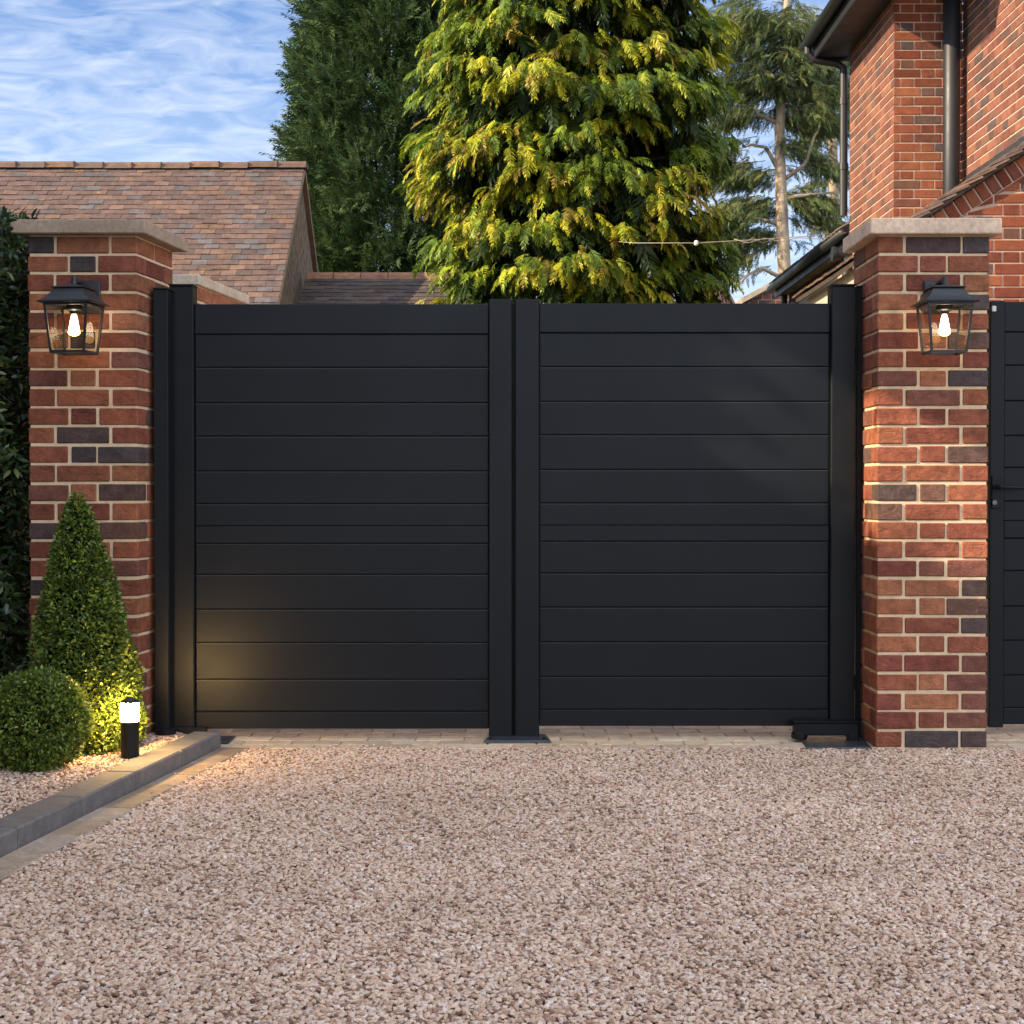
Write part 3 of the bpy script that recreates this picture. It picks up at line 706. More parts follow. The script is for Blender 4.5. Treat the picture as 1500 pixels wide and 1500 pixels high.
# ---- cedars
def cedar(label,Yc,trunk_px,top_px,limbs,tufts,seed,h=11):
    r=random.Random(seed); b=P(trunk_px[0][0],trunk_px[0][1],Yc)
    t=thing('cedar_tree',label,'cedar tree',(b.x,Yc,0))
    pts=[(b.x,Yc,0)]+[tuple(P(x,y,Yc)) for x,y in trunk_px]; last=Vector(pts[-1]); pts.append((last.x+.1,Yc,h))
    rad=[.13]+[.115-.010*i for i in range(len(trunk_px))]+[.02]
    mb=MB(); mb.tube(pts,rad,10); mb.build('trunk',M['barkpale'],t,smooth=True)
    lb=MB(); pos=[];dr=[]
    for L in limbs:
        p=[tuple(P(x,y,Yc+dy)) for x,y,dy in L]; l_=MB(); l_.tube(p,[.042*(1-.75*i/(len(p)-1))for i in range(len(p))],7); l_.build('limb',M['barkpale'],t,smooth=True)
    # layered plates of foliage along drooping branches
    for (x,y,w,h_,dens) in tufts:
        for k in range(int(dens*1.15)):
            px=r.gauss(x,w*.45); py=y+r.gauss(0,h_*.38)+abs(px-x)*.18; dy=r.uniform(-1.0 if py<165 else -.3,1.8)
            c=P(px,py,Yc+dy); sg=1 if px>pts_x(px,trunk_px,x) else -1
            dirx=sg*r.uniform(.3,1); d0=Vector((dirx,r.uniform(-.5,.5),-.18)).normalized()
            lb.tube([c-d0*.25,c+Vector((0,0,.03)),c+d0*.35-Vector((0,0,.08))],[.007,.005,.003],4)
            for q in range(25):
                s=r.uniform(-.30,.42); p=c+d0*s+Vector((0,0,-.05*s*s+r.uniform(-.05,.05)))+Vector((0,r.uniform(-.15,.15),0))
                pos.append(p); v=d0*r.uniform(.2,1)+Vector((r.uniform(-.6,.6),r.uniform(-.6,.6),r.uniform(-.75,.1))); dr.append(v)
    lb.build('twigs',M['bark'],t,smooth=True)['kind']='stuff'
    pos=np.array(pos);dr=np.array(dr);n=len(pos)
    R_=rot_to(dr,rng.uniform(-1,1,n)); sc=rng.uniform(.14,.28,n); g=[]; wh=rng.integers(0,3,n)
    base=np.array([(.095,.135,.05),(.13,.165,.055),(.065,.10,.045),(.16,.18,.06)]); tn=base[rng.integers(0,4,n)]
    for k in range(3):
        tv,tf=frond(8,.045,.30,.25,40+k,40,.05); s=wh==k; V,Fa=stamp(tv,tf,R_[s],pos[s],sc[s]); g.append((V,Fa,np.repeat(tn[s],len(tf),axis=0)*rng.uniform(.75,1.25,(len(Fa),1))))
    foliage('crown',M['cedar'],t,g)
def pts_x(px,tp,x): return tp[0][0]
cedar('pale-trunked cedar with sparse layered branches between the golden conifer and the house',27,
  [(1150,420),(1146,330),(1143,250),(1142,190),(1146,130),(1150,60)],0,
  [[(1150,262,0),(1180,240,-.2),(1193,200,-.3),(1205,178,-.4)],[(1138,244,0),(1122,216,.1),(1100,212,.2),(1078,220,.2)],
   [(1138,180,0),(1110,168,-.1),(1070,172,-.2),(1040,170,-.2)],[(1146,330,0),(1110,320,.2),(1080,330,.4)],[(1146,290,0),(1190,285,0),(1235,280,.3)],
   [(1150,410,0),(1115,392,0),(1092,405,-.2),(1075,425,-.2)],[(1146,150,0),(1180,135,-.2),(1215,120,-.2)],[(1146,120,0),(1105,95,-.2),(1060,90,-.2)]],
  [(1120,30,100,42,110),(1060,60,60,45,42),(1170,75,70,45,60),(1110,115,75,30,44),(1190,120,50,30,26),(1060,140,40,26,22),(1160,165,45,22,20),(1090,165,45,14,16),
   (1090,255,55,22,26),(1170,215,26,18,10),(1200,240,30,20,16),(1190,290,45,16,24),(1095,300,55,18,34),(1060,330,50,26,40),(1110,345,45,16,22),(1200,320,32,14,14),(1080,380,45,14,12),(1205,175,34,24,22),(1060,230,28,40,24)],3)
cedar('second cedar trunk close beside the thin downpipe of the house',31,
  [(1223,400),(1222,320),(1221,250),(1219,190),(1216,140)],0,
  [[(1222,250,0),(1200,235,0),(1185,215,.2)]],
  [(1215,60,60,45,50),(1220,140,40,25,22),(1205,200,30,18,12),(1210,265,30,14,10)],5)

# ---- leafy shrubs
def leaf_t(kind):
    if kind=='laurel':
        v=np.array([[0,0,0],[.35,.17,.02],[.35,-.17,.02],[.35,0,-.03],[.72,.13,-.05],[.72,-.13,-.05],[.72,0,-.09],[1,0,-.17]])
        f=np.array([(0,3,1,1),(0,2,3,3),(1,3,6,4),(3,2,5,6),(4,6,7,7),(6,5,7,7)])
        v=np.array([[-.02,.02,0],[-.02,-.02,0],[.3,.17,.03],[.3,0,-.02],[.3,-.17,.03],[.7,.14,-.04],[.7,0,-.09],[.7,-.14,-.04],[1,.01,-.18],[1,-.01,-.18]])
        f=np.array([(0,1,3,2),(1,4,3,0),(2,3,6,5),(3,4,7,6),(5,6,9,8),(6,7,9,8)])
        f=np.array([(0,3,6,2)]) if False else np.array([(2,3,6,5),(3,4,7,6),(0,1,3,2),(0,1,4,3),(5,6,9,8),(6,7,9,8)])
        return v,f
    v=np.array([[0,0,0],[.5,.28,.04],[1,0,-.05],[.5,-.28,.04]]); return v,np.array([(0,3,2,1)])
def bush(name,label,cat,sampler,n,size,pal,material,kind,core=None,loc=(0,0,0),spread=.5,leafname='foliage',w=None):
    t=thing(name,label,cat,loc)
    pos,nor=sampler(n); dr=nor*rng.uniform(.2,.9,(n,1))+rng.normal(0,spread,(n,3))
    R_=rot_to(dr,rng.uniform(-1.4,1.4,n)); tv,tf=leaf_t(kind); V,Fa=stamp(tv,tf,R_,pos,rng.uniform(size*.65,size*1.25,n))
    foliage(leafname,material,t,[(V,Fa,tints(n,len(tf),pal,w,.25))])
    if core: 
        s=MB(); core(s); s.build('dark_filler',M['soil'],t,smooth=False)  # solid near-black filler added to keep the inside of the bush dark
    return t
GB=[(.12,.18,.026),(.17,.23,.032),(.080,.13,.022),(.24,.29,.045),(.045,.080,.018)]
# ball
bc=np.array([PX(52,5.55),5.55,.215]); br_=.183
def ball(n):
    d=rng.normal(0,1,(n,3)); d/=np.linalg.norm(d,axis=1,keepdims=True)
    lump=1+.03*np.sin(d[:,0]*9+d[:,2]*7)+.025*np.sin(d[:,1]*13+2)
    r=br_*lump*(1-.16*rng.random(n)**1.5)*np.where(rng.random(n)<.03,1.07,1)
    return bc+d*r[:,None]*np.array([1,1,.97]),d
bush('topiary_ball','clipped round box ball in the gravel bed at the left edge','topiary',ball,15000,.0165,GB,M['box'],'box',
     lambda s: s.lathe(bc[0],bc[1],[(.02,.03),(.10,.08),(.15,.215),(.10,.33),(.02,.37)],14),(bc[0],bc[1],.03))
cc=np.array([PX(126,5.96),5.96]); ax_=PX(112,5.96); ztip=PZ(724,5.96)
def crad(h):  # h 0..1
    return np.interp(h,[0,.06,.16,.30,.5,.7,.85,.95,1],[.165,.200,.212,.196,.160,.112,.070,.038,.006])
def cone(n):
    h=rng.random(n*3)
    k=rng.random(n*3)<(crad(h)/.205); h=h[k][:n]; n2=len(h)
    while n2<n: h=np.concatenate([h,rng.random(n-n2)*.4]); n2=len(h)
    a=rng.uniform(0,2*math.pi,n); r=crad(h)*(1+.05*np.sin(a*5+h*20)+.04*np.sin(a*11-h*31))*(1-.22*rng.random(n)**1.6)*np.where(rng.random(n)<.03,1.10,1)
    z=.045+h*(ztip-.045); cx=cc[0]+(ax_-cc[0])*h
    p=np.stack([cx+np.cos(a)*r,cc[1]+np.sin(a)*r,z],1); d=np.stack([np.cos(a),np.sin(a),np.full(n,.35)],1); return p,d
bush('topiary_cone','clipped cone-shaped box topiary in front of the left brick pillar','topiary',cone,26000,.0185,GB,M['box'],'box',
     lambda s: s.tube([(cc[0]+(ax_-cc[0])*h,cc[1],.045+h*(ztip-.045)) for h in (0,.1,.3,.5,.7,.85,.95)],[float(crad(h))*.72 for h in (0,.1,.3,.5,.7,.85,.95)],14),(cc[0],cc[1],.03))
# laurel
def laurel(n):
    # rounded mass: x -3.3..-1.96, y 6.15..7.3, z .05..2.2
    c=np.array([-2.70,6.75,1.08]); e=np.array([.67,.58,1.10])
    u=rng.uniform(-1,1,(n,3)); ax=rng.integers(0,3,n); sg=np.sign(u[np.arange(n),ax]); sg[(ax==1)]=-1; sg[(ax==2)]=1; sg[(ax==0)&(rng.random(n)<.7)]=1
    depth=1-.30*rng.random(n)**1.4; u[np.arange(n),ax]=sg*depth
    lump=1+.07*np.sin(u[:,1]*7+u[:,2]*9)+.06*np.sin(u[:,0]*8+u[:,2]*15); nrm=np.zeros((n,3)); nrm[np.arange(n),ax]=sg
    p=c+u*e*np.stack([lump,lump,np.ones(n)],1); nrm[:,2]+=.3; return p,nrm
LP=[(.022,.045,.018),(.032,.062,.022),(.05,.09,.03),(.09,.13,.03),(.13,.16,.04)]
bush('laurel_shrub','dark glossy laurel shrub against the left side of the left pillar','shrub',laurel,26000,.046,LP,M['laurel'],'laurel',
     lambda s: s.box(-3.1,-2.12,6.36,7.2,.03,1.95),(-2.6,6.7,.03),.55,w=[.3,.3,.22,.12,.06])
# unseen hedge added to shade the drive; its gap is cut to let sun through
gapy=(4.00,4.95); gapz=(3.56,4.28)
def tall(n):
    y=rng.uniform(-4,7.3,n); z=rng.uniform(0,5.6,n); x=-3.45+rng.uniform(-.15,.12,n)
    inside=(y>gapy[0]+.1)&(y<gapy[1]-.1)&(z>gapz[0]+.06)&(z<gapz[1]-.06)&(rng.random(n)<.93)
    z[inside]=5.6+rng.random(inside.sum())*.1
    return np.stack([x,y,z],1),np.tile(np.array([[1.,0,.2]]),(n,1))
def tallcore(s):
    x0,x1=-3.72,-3.48
    s.box(x0,x1,-4,gapy[0],.03,5.55); s.box(x0,x1,gapy[1],7.25,.03,5.55); s.box(x0,x1,gapy[0],gapy[1],.03,gapz[0]); s.box(x0,x1,gapy[0],gapy[1],gapz[1],5.55)
bush('shade_hedge','unseen evergreen hedge added left of the drive to shade it, with a gap for the sun','hedge',tall,16000,.12,LP,M['laurel'],'laurel',tallcore,(-3.75,2,.03),.5)

# ------------------------------------------------------------------ left tiled house
def tiles(mb,o,u,s,n,width,length,pal,gauge=.10,w=.165,t=.012,L=.20,lift=.016,dropout=0,stag=True,clipu=None):
    rows=int(length/gauge)
    for r in range(rows):
        x=-(r%2)*w/2
        while x<width:
            a=max(0,x); b=min(width,x+w)-.003
            if b-a>.03:
                c=rnd.choice(pal); k=rnd.uniform(.8,1.15); c=tuple(q*k for q in c); j=rnd.uniform(-.007,.007)
                p0=o+u*a+s*(r*gauge+j)+n*(lift+rnd.uniform(-.004,.006)); p1=o+u*b+s*(r*gauge+j+rnd.uniform(-.002,.002))+n*(lift+rnd.uniform(-.002,.003))
                q1=o+u*b+s*(r*gauge+L)+n*.002; q0=o+u*a+s*(r*gauge+L)+n*.002
                mb.hexa([p0-n*t,p1-n*t,q1-n*t,q0-n*t,p0,p1,q1,q0],0,c)
            x+=w
TP=[(.130,.086,.074),(.118,.080,.072),(.142,.092,.074),(.104,.075,.070),(.160,.100,.074),(.108,.095,.098),(.126,.086,.075),(.114,.078,.071)]
HY=18.0; apex=P(447,241,HY); gx0=apex.x; rz=apex.z-.02
fr=P(408,443,1); 
# slope from verge points
Yv=15.95; zv=1.04+(PZ(443,Yv)-1.04); ang=math.atan2(rz-PZ(443,Yv),HY-Yv)
sdir=Vector((0,math.cos(ang),math.sin(ang))); nrm=Vector((0,-math.sin(ang),math.cos(ang)))
slen=3.35; eave=Vector((gx0,HY,rz))-sdir*slen; W=8.5
t=thing('tiled_house','low house with weathered clay tile roof and roughcast gable behind the left pillar','house',(gx0-W/2,HY,0))
mb=MB(); tiles(mb,Vector((gx0-W,eave.y,eave.z)),X1,sdir,nrm,W,slen,TP)
s2=Vector((0,-math.cos(ang),math.sin(ang))); n2=Vector((0,math.sin(ang),math.cos(ang))); e2=Vector((gx0-W,HY+(HY-eave.y),eave.z))
mb.hexa([Vector((gx0-W,eave.y,eave.z))-nrm*.06,Vector((gx0,eave.y,eave.z))-nrm*.06,Vector((gx0,HY,rz))-nrm*.06,Vector((gx0-W,HY,rz))-nrm*.06,
         Vector((gx0-W,eave.y,eave.z))-nrm*.012,Vector((gx0,eave.y,eave.z))-nrm*.012,Vector((gx0,HY,rz))-nrm*.012,Vector((gx0-W,HY,rz))-nrm*.012],0,(.12,.08,.07))
mb.hexa([e2-n2*.06,e2+X1*W-n2*.06,Vector((gx0,HY,rz))-n2*.06,Vector((gx0-W,HY,rz))-n2*.06,e2,e2+X1*W,Vector((gx0,HY,rz)),Vector((gx0-W,HY,rz))],0,(.25,.15,.12))
rf=mb.build('roof',M['tile'],t)
mb=MB(); x=gx0+.02
while x>gx0-W:
    l=.33; c=rnd.choice([(.155,.098,.070),(.14,.092,.072),(.17,.105,.070),(.13,.092,.076)]); k=rnd.uniform(.9,1.1); dz=rnd.uniform(-.008,.008)
    for i in range(6):
        a0=math.pi*(i/6)*.9+.16; a1=math.pi*((i+1)/6)*.9+.16; r=.105
        f=lambda a,rr,xx:(xx,HY-math.cos(a)*rr*-1*-1,rz-.05+dz+math.sin(a)*rr)
        mb.hexa([f(a0,r-.015,x-l+.004),f(a0,r-.015,x-.004),f(a1,r-.015,x-.004),f(a1,r-.015,x-l+.004),f(a0,r,x-l+.004),f(a0,r,x-.004),f(a1,r,x-.004),f(a1,r,x-l+.004)],0,tuple(q*k for q in c))
    mb.box(x-.004,x+.004,HY-.11,HY+.11,rz-.03,rz+.035+dz,0,(.15,.12,.09))
    x-=l
mb.build('ridge_tiles',M['tile'],rf)
gm=MB(); gi=gx0-.05; hw=HY-eave.y-.25; ze_=rz-hw*math.tan(ang)
pr=[(HY-hw,0),(HY+hw,0),(HY+hw,ze_),(HY,rz-.05),(HY-hw,ze_)]
gm.poly([(gi,a,b) for a,b in pr]); gm.poly([(gi-W+.3,a,b) for a,b in pr][::-1])
gm.poly([(gi-W+.3,HY-hw,0),(gi,HY-hw,0),(gi,HY-hw,ze_),(gi-W+.3,HY-hw,ze_)]); gm.build('gable_wall',M['render'],t)
# mortar verge edge
vm=MB()
for sd in (sdir,s2):
    st_=Vector((gx0,eave.y if sd is sdir else e2.y,eave.z)); nn_=nrm if sd is sdir else n2
    p=st_; q=Vector((gx0,HY,rz)); a=nn_*-.055; b=nn_*-.001
    vm.hexa([p+a-X1*.05,p+a+X1*.004,q+a+X1*.004,q+a-X1*.05,p+b-X1*.05,p+b+X1*.004,q+b+X1*.004,q+b-X1*.05],0,(.36,.26,.18))
vm.build('verge',M['tile'],rf)
# lower roof wing
t=thing('outbuilding','low outbuilding with dark tiled roof and red ridge between the gable and golden conifer','outbuilding',(gx0+1,HY,0))
rz2=PZ(404,HY); a2=math.radians(31); sd=Vector((0,math.cos(a2),math.sin(a2))); nd=Vector((0,-math.sin(a2),math.cos(a2))); W2=2.3; L2=1.9
e=Vector((gx0+.01,HY,rz2))-sd*L2
mb=MB(); tiles(mb,e,X1,sd,nd,W2,L2,[(.115,.085,.075),(.10,.08,.075),(.13,.095,.08),(.09,.075,.075)],w=.165)
mb.hexa([e-nd*.07,e+X1*W2-nd*.07,Vector((gx0+.01+W2,HY,rz2))-nd*.07,Vector((gx0+.01,HY,rz2))-nd*.07,e-nd*.012,e+X1*W2-nd*.012,Vector((gx0+.01+W2,HY,rz2))-nd*.012,Vector((gx0+.01,HY,rz2))-nd*.012],0,(.07,.06,.055))
rf=mb.build('roof',M['tiledark'],t)
mb=MB(); x=gx0+.02
while x<gx0+W2:
    l=.31; c=rnd.choice([(.33,.16,.11),(.28,.15,.11),(.36,.19,.12)])
    for i in range(5):
        a0=math.pi*i/5; a1=math.pi*(i+1)/5; r=.10
        f=lambda a,rr,xx:(xx,HY-math.cos(a)*rr,rz2-.06+math.sin(a)*rr)
        mb.hexa([f(a0,r-.015,x+.004),f(a0,r-.015,x+l-.004),f(a1,r-.015,x+l-.004),f(a1,r-.015,x+.004),f(a0,r,x+.004),f(a0,r,x+l-.004),f(a1,r,x+l-.004),f(a1,r,x+.004)],0,c)
    x+=l
mb.build('ridge_tiles',M['tile'],rf)
mb=MB(); mb.box(gx0+.02,gx0+W2-.1,e.y+.2,HY+.9,0,e.z+.08); mb.build('wall',M['render'],t)

# ------------------------------------------------------------------ right brick house
HYB=12.8; XA=PX(1307,HYB); YA2=XA*F/ (1243-750); XC=PX(1407,HYB); EZ=5.02
RH=[(.225,.092,.066),(.195,.080,.060),(.25,.110,.072),(.175,.070,.056),(.215,.098,.075),(.13,.075,.066)]
t=thing('brick_house','two-storey red brick house with black gutters at the top right','house',(4.2,12.5,0))
mb=MB(); brick_wall(mb,(XA,YA2,1.0),-Y1,-X1,YA2-HYB,EZ+.02,.10,pal=RH)
mb.poly([(XA+.004,YA2,0),(XA+.004,HYB,0),(XA+.004,HYB,EZ),(XA+.004,YA2,EZ)][::-1],1)
mb.poly([(XA,YA2-.001,0),(8,YA2-.001,0),(8,YA2-.001,EZ),(XA,YA2-.001,EZ)][::-1],1)
mb.build('wall',[M['brickfar'],M['mortarfar']],t)['label']='left-facing brick wall under the eaves'
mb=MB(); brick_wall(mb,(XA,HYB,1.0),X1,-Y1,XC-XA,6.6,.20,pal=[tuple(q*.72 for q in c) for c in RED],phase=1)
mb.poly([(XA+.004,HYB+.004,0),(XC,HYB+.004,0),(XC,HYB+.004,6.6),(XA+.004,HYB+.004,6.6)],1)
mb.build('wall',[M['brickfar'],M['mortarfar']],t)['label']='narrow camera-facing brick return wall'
mb=MB(); brick_wall(mb,(XC,HYB,1.975),-Y1,-X1,HYB-8.5,6.6,.14,pal=RH)
mb.poly([(XC+.004,HYB,0),(XC+.004,8.5,0),(XC+.004,8.5,6.6),(XC+.004,HYB,6.6)][::-1],1)
mb.poly([(XC+.005,8.5,0),(8,8.5,0),(8,8.5,6.6),(XC+.005,8.5,6.6)],1)
mb.build('wall',[M['brickfar'],M['mortarfar']],t)['label']='nearer left-facing brick wall with darker bricks, right of the wide downpipe'
# eaves of wall A : soffit, fascia, gutter run along Y
ox=.30
YE=YA2+.12
mb=MB(); mb.box(XA-ox,XA+.0,HYB-1.2,YE,EZ,EZ+.02); mb.build('soffit',M['pipe'],t)
mb=MB(); mb.box(XA-ox-.022,XA-ox-.002,HYB-1.2,YE,EZ-.03,EZ+.16); mb.box(XA-ox-.022,XA+.25,YE+.002,YE+.022,EZ-.03,EZ+.19); mb.build('fascia',M['pipe'],t)
gmm=MB(); gxc=XA-ox-.022-.055; gz=EZ+.12
for i in range(8):
    a0=math.pi+math.pi*i/8; a1=math.pi+math.pi*(i+1)/8
    f=lambda a,r,yy:(gxc+math.cos(a)*r,yy,gz+math.sin(a)*r)
    gmm.hexa([f(a0,.055,HYB-1.2),f(a0,.055,YE+.03),f(a1,.055,YE+.03),f(a1,.055,HYB-1.2),f(a0,.050,HYB-1.2),f(a0,.050,YE+.03),f(a1,.050,YE+.03),f(a1,.050,HYB-1.2)])
gmm.build('gutter',M['pipe'],t)
# roof over A
mb=MB(); aa=math.radians(38); sr=Vector((math.cos(aa),0,math.sin(aa))); nr=Vector((-math.sin(aa),0,math.cos(aa)))
tiles(mb,Vector((XA-ox-.06,YE+.05,EZ+.17)),-Y1,sr,nr,YE-HYB+1.25,3.6,[(.10,.07,.06),(.13,.08,.065),(.085,.065,.06)])
p=Vector((XA-ox-.06,0,EZ+.17)); 
mb.hexa([(p.x,HYB-1.2,p.z-.03),(p.x,YE+.05,p.z-.03),(p.x+3*math.cos(aa)*1.2,YE+.05,p.z+3.6*math.sin(aa)-.03),(p.x+3.6*math.cos(aa),HYB-1.2,p.z+3.6*math.sin(aa)-.03),
         (p.x,HYB-1.2,p.z-.002),(p.x,YE+.05,p.z-.002),(p.x+3.6*math.cos(aa),YE+.05,p.z+3.6*math.sin(aa)-.002),(p.x+3.6*math.cos(aa),HYB-1.2,p.z+3.6*math.sin(aa)-.002)],0,(.06,.05,.045))
mb.build('roof',M['tiledark'],t)
# thin downpipe at far corner with swan neck
mb=MB(); xp=XA-.045; yp=YA2+.05; 
mb.tube([(gxc,yp,gz-.03),(gxc,yp,gz-.10),(gxc+.05,yp,gz-.155),(xp-.06,yp,EZ-.075),(xp,yp,EZ-.12),(xp,yp,EZ-.35),(xp,yp,3.55)],.037,12)
for z in (EZ-.42,4.0): mb.tube([(xp,yp,z-.03),(xp,yp,z+.03)],.044,12)
d=mb.build('downpipe',M['pipe'],t); d['label']='thin black downpipe at the far corner'
# wide pipe at B/C corner
mb=MB(); x0,x1=PX(1383,12.62),PX(1407,12.62); mb.tube([((x0+x1)/2,12.69,1),((x0+x1)/2,12.69,6.5)],(x1-x0)/2,18)
d=mb.build('downpipe',M['pipe'],t,smooth=True); d['label']='wide black soil pipe in the corner of the walls'
# porch gable in front
GYD=10.0; R0=P(1372,310,GYD); ra=math.atan(.66); rs=Vector((math.cos(ra),0,math.sin(ra))); rn=Vector((-math.sin(ra),0,math.cos(ra)))
xl=PX(1286,GYD)+.06
zr=lambda x: R0.z+(x-R0.x)*math.tan(ra)        # top of brick-on-edge band
bt_=.112/math.cos(ra)
low=lambda x: zr(x)-bt_-.006
xr=6.2
def clipg(p):
    m=low(p.x)
    return Vector((p.x,p.y,min(p.z,m)))
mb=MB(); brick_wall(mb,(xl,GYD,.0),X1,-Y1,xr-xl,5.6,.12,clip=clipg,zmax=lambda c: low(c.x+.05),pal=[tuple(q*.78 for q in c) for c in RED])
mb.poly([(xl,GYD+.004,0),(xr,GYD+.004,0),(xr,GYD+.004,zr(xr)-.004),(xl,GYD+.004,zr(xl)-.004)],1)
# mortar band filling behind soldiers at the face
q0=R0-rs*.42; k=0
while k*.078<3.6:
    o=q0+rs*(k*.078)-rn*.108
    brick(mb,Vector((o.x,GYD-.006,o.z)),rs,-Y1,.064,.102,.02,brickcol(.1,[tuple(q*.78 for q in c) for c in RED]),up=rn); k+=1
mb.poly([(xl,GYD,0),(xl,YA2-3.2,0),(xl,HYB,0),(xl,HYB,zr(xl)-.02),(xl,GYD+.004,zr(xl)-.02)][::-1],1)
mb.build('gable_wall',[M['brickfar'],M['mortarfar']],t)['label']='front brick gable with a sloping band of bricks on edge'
mb=MB()
o=Vector((xl-.10,GYD-.07,zr(xl-.10)+.035))
tiles(mb,o,Y1,rs,rn,HYB-GYD+.07,4.2,[(.20,.135,.11),(.17,.12,.105),(.24,.16,.12),(.14,.105,.095)],w=.16,lift=.035,t=.014,L=.21)
b0=Vector((xl-.08,GYD-.055,zr(xl-.08)+.003)); 
mb.hexa([b0,b0+Y1*2.8,b0+Y1*2.8+rs*4.2,b0+rs*4.2,b0+rn*.028,b0+Y1*2.8+rn*.028,b0+Y1*2.8+rs*4.2+rn*.028,b0+rs*4.2+rn*.028],0,(.10,.075,.06))
# lead flashing strip against wall C
mb.build('porch_roof',M['tile'],t)
mb=MB(); b0=Vector((XC-.012,GYD+.4,zr(XC-.012)+.05)); mb.hexa([(XC-.012,GYD-.05,zr(XC)+.04),(XC+.002,GYD-.05,zr(XC)+.04),(XC+.002,HYB-.16,zr(XC)+.04),(XC-.012,HYB-.16,zr(XC)+.04),
  (XC-.012,GYD-.05,zr(XC)+.115),(XC+.002,GYD-.05,zr(XC)+.115),(XC+.002,HYB-.16,zr(XC)+.115),(XC-.012,HYB-.16,zr(XC)+.115)]); mb.build('flashing',M['slate'],t)

# ------------------------------------------------------------------ low extension beyond the house
XE=3.24; YN=14.50; YF=18.4
t=thing('brick_extension','single-storey brick extension with black gutter seen below the cedar','building',(3.6,16,0))
ez=3.30
mb=MB(); brick_wall(mb,(XE,YF,1.0),-Y1,-X1,YF-YN+.05,ez,.06,pal=RH); mb.poly([(XE+.004,YF,0),(XE+.004,YN-.05,0),(XE+.004,YN-.05,ez),(XE+.004,YF,ez)][::-1],1)
mb.poly([(XE,YF+.002,0),(6,YF+.002,0),(6,YF+.002,ez),(XE,YF+.002,ez)][::-1],1)
mb.build('wall',[M['brickfar'],M['mortarfar']],t)
mb=MB(); mb.box(XE-.13,XE-.001,YN-.02,YF+.1,ez,ez+.02); mb.build('soffit',M['barkpale'],t)
mb=MB(); mb.box(XE-.15,XE-.132,YN-.02,YF+.12,ez-.02,ez+.10); mb.build('fascia',M['pipe'],t)
mb=MB(); mb.tube([(XE-.195,YN-.02,ez+.085),(XE-.195,YF+.14,ez+.085)],.042,10); mb.build('gutter',M['pipe'],t,smooth=True)
mb=MB(); aa=math.radians(32); sr=Vector((math.cos(aa),0,math.sin(aa))); nr=Vector((-math.sin(aa),0,math.cos(aa)))
tiles(mb,Vector((XE-.21,YF+.16,ez+.135)),-Y1,sr,nr,YF-YN+.16,2.5,[(.26,.20,.16),(.22,.17,.14),(.30,.23,.18)],w=.165)
mb.build('roof',M['tile'],t)
mb=MB(); zl=3.09; mb.box(XE-.03,XE-.002,15.0,17.6,zl-.04,zl+.03,0,(.62,.50,.36)); mb.build('lintel',M['stone'],t)
mb=MB(); mb.box(XE-.012,XE-.0015,15.1,17.5,1.0,zl-.042,0,(.40,.33,.26)); mb.build('window',M['stone'],t)
mb=MB(); mb.tube([(XE-.07,YF-.08,ez-.01),(XE-.07,YF-.08,1)],.035,10); mb.build('downpipe',M['pipe'],t)
# end pipe stub + box near gate post
mb=MB(); xq=PX(1238,YN-.1); zq=PZ(373,YN-.1)
mb.tube([(PX(1216,YN-.1),YN-.15,zq),(PX(1221,YN-.1),YN-.15,zq)],.066,14); mb.tube([(PX(1220,YN-.1),YN-.15,zq),(PX(1234,YN-.1),YN-.15,zq)],.055,14)
mb.tube([(PX(1234,YN-.1),YN-.15,zq-.01),(xq,YN-.15,zq-.03),(xq,YN-.15,zq-.12),(xq-.01,YN-.15,1)],[.05,.05,.045,.045],12); mb.build('rainwater_elbow',M['pipe'],t)

# farther gabled building
YG=20.5
t=thing('garden_building','distant brick gable with sloping pale verge just above the gate at the right','building',(PX(1130,YG),YG,0))
pts=[(PX(1092,YG),0),(PX(1160,YG),0),(PX(1160,YG),PZ(404,YG)),(PX(1092,YG),PZ(441,YG))]
mb=MB(); tr_=(pts[2][1]-pts[3][1])/(pts[2][0]-pts[3][0]); cl=lambda p: Vector((p.x,p.y,min(p.z,pts[3][1]+(p.x-pts[3][0])*tr_-.01)))
brick_wall(mb,(pts[0][0],YG,2.0),X1,-Y1,pts[1][0]-pts[0][0],PZ(400,YG)+.05,.04,clip=cl,pal=RH,zmax=lambda c: pts[3][1]+(c.x-pts[3][0])*tr_+.03)
mb.hexa([(a,YG+.004,b) for a,b in pts[:2]]+[(pts[1][0],YG+2,0),(pts[0][0],YG+2,0)]+[(pts[3][0],YG+.004,pts[3][1]-.01),(pts[2][0],YG+.004,pts[2][1]-.01),(pts[2][0],YG+2,pts[2][1]-.01),(pts[3][0],YG+2,pts[3][1]-.01)],1)
mb.build('wall',[M['brickfar'],M['mortarfar']],t)
mb=MB(); a=Vector((pts[3][0]-.05,YG-.06,pts[3][1]-.03)); b=Vector((pts[2][0],YG-.06,pts[2][1])); up=Vector((-.02,0,.06))
mb.hexa([a,b,b+Y1*2.1,a+Y1*2.1,a+up,b+up,b+Y1*2.1+up,a+Y1*2.1+up],0,(.45,.38,.30)); mb.build('roof',M['tile'],t)
YG2=24
t=thing('far_house','tip of a distant pinkish gable peeping beside the golden conifer above the gate','house',(PX(1050,YG2),YG2,0))
mb=MB(); za=PZ(403,YG2); zb_=PZ(450,YG2); xa=PX(1049,YG2); hw=.7
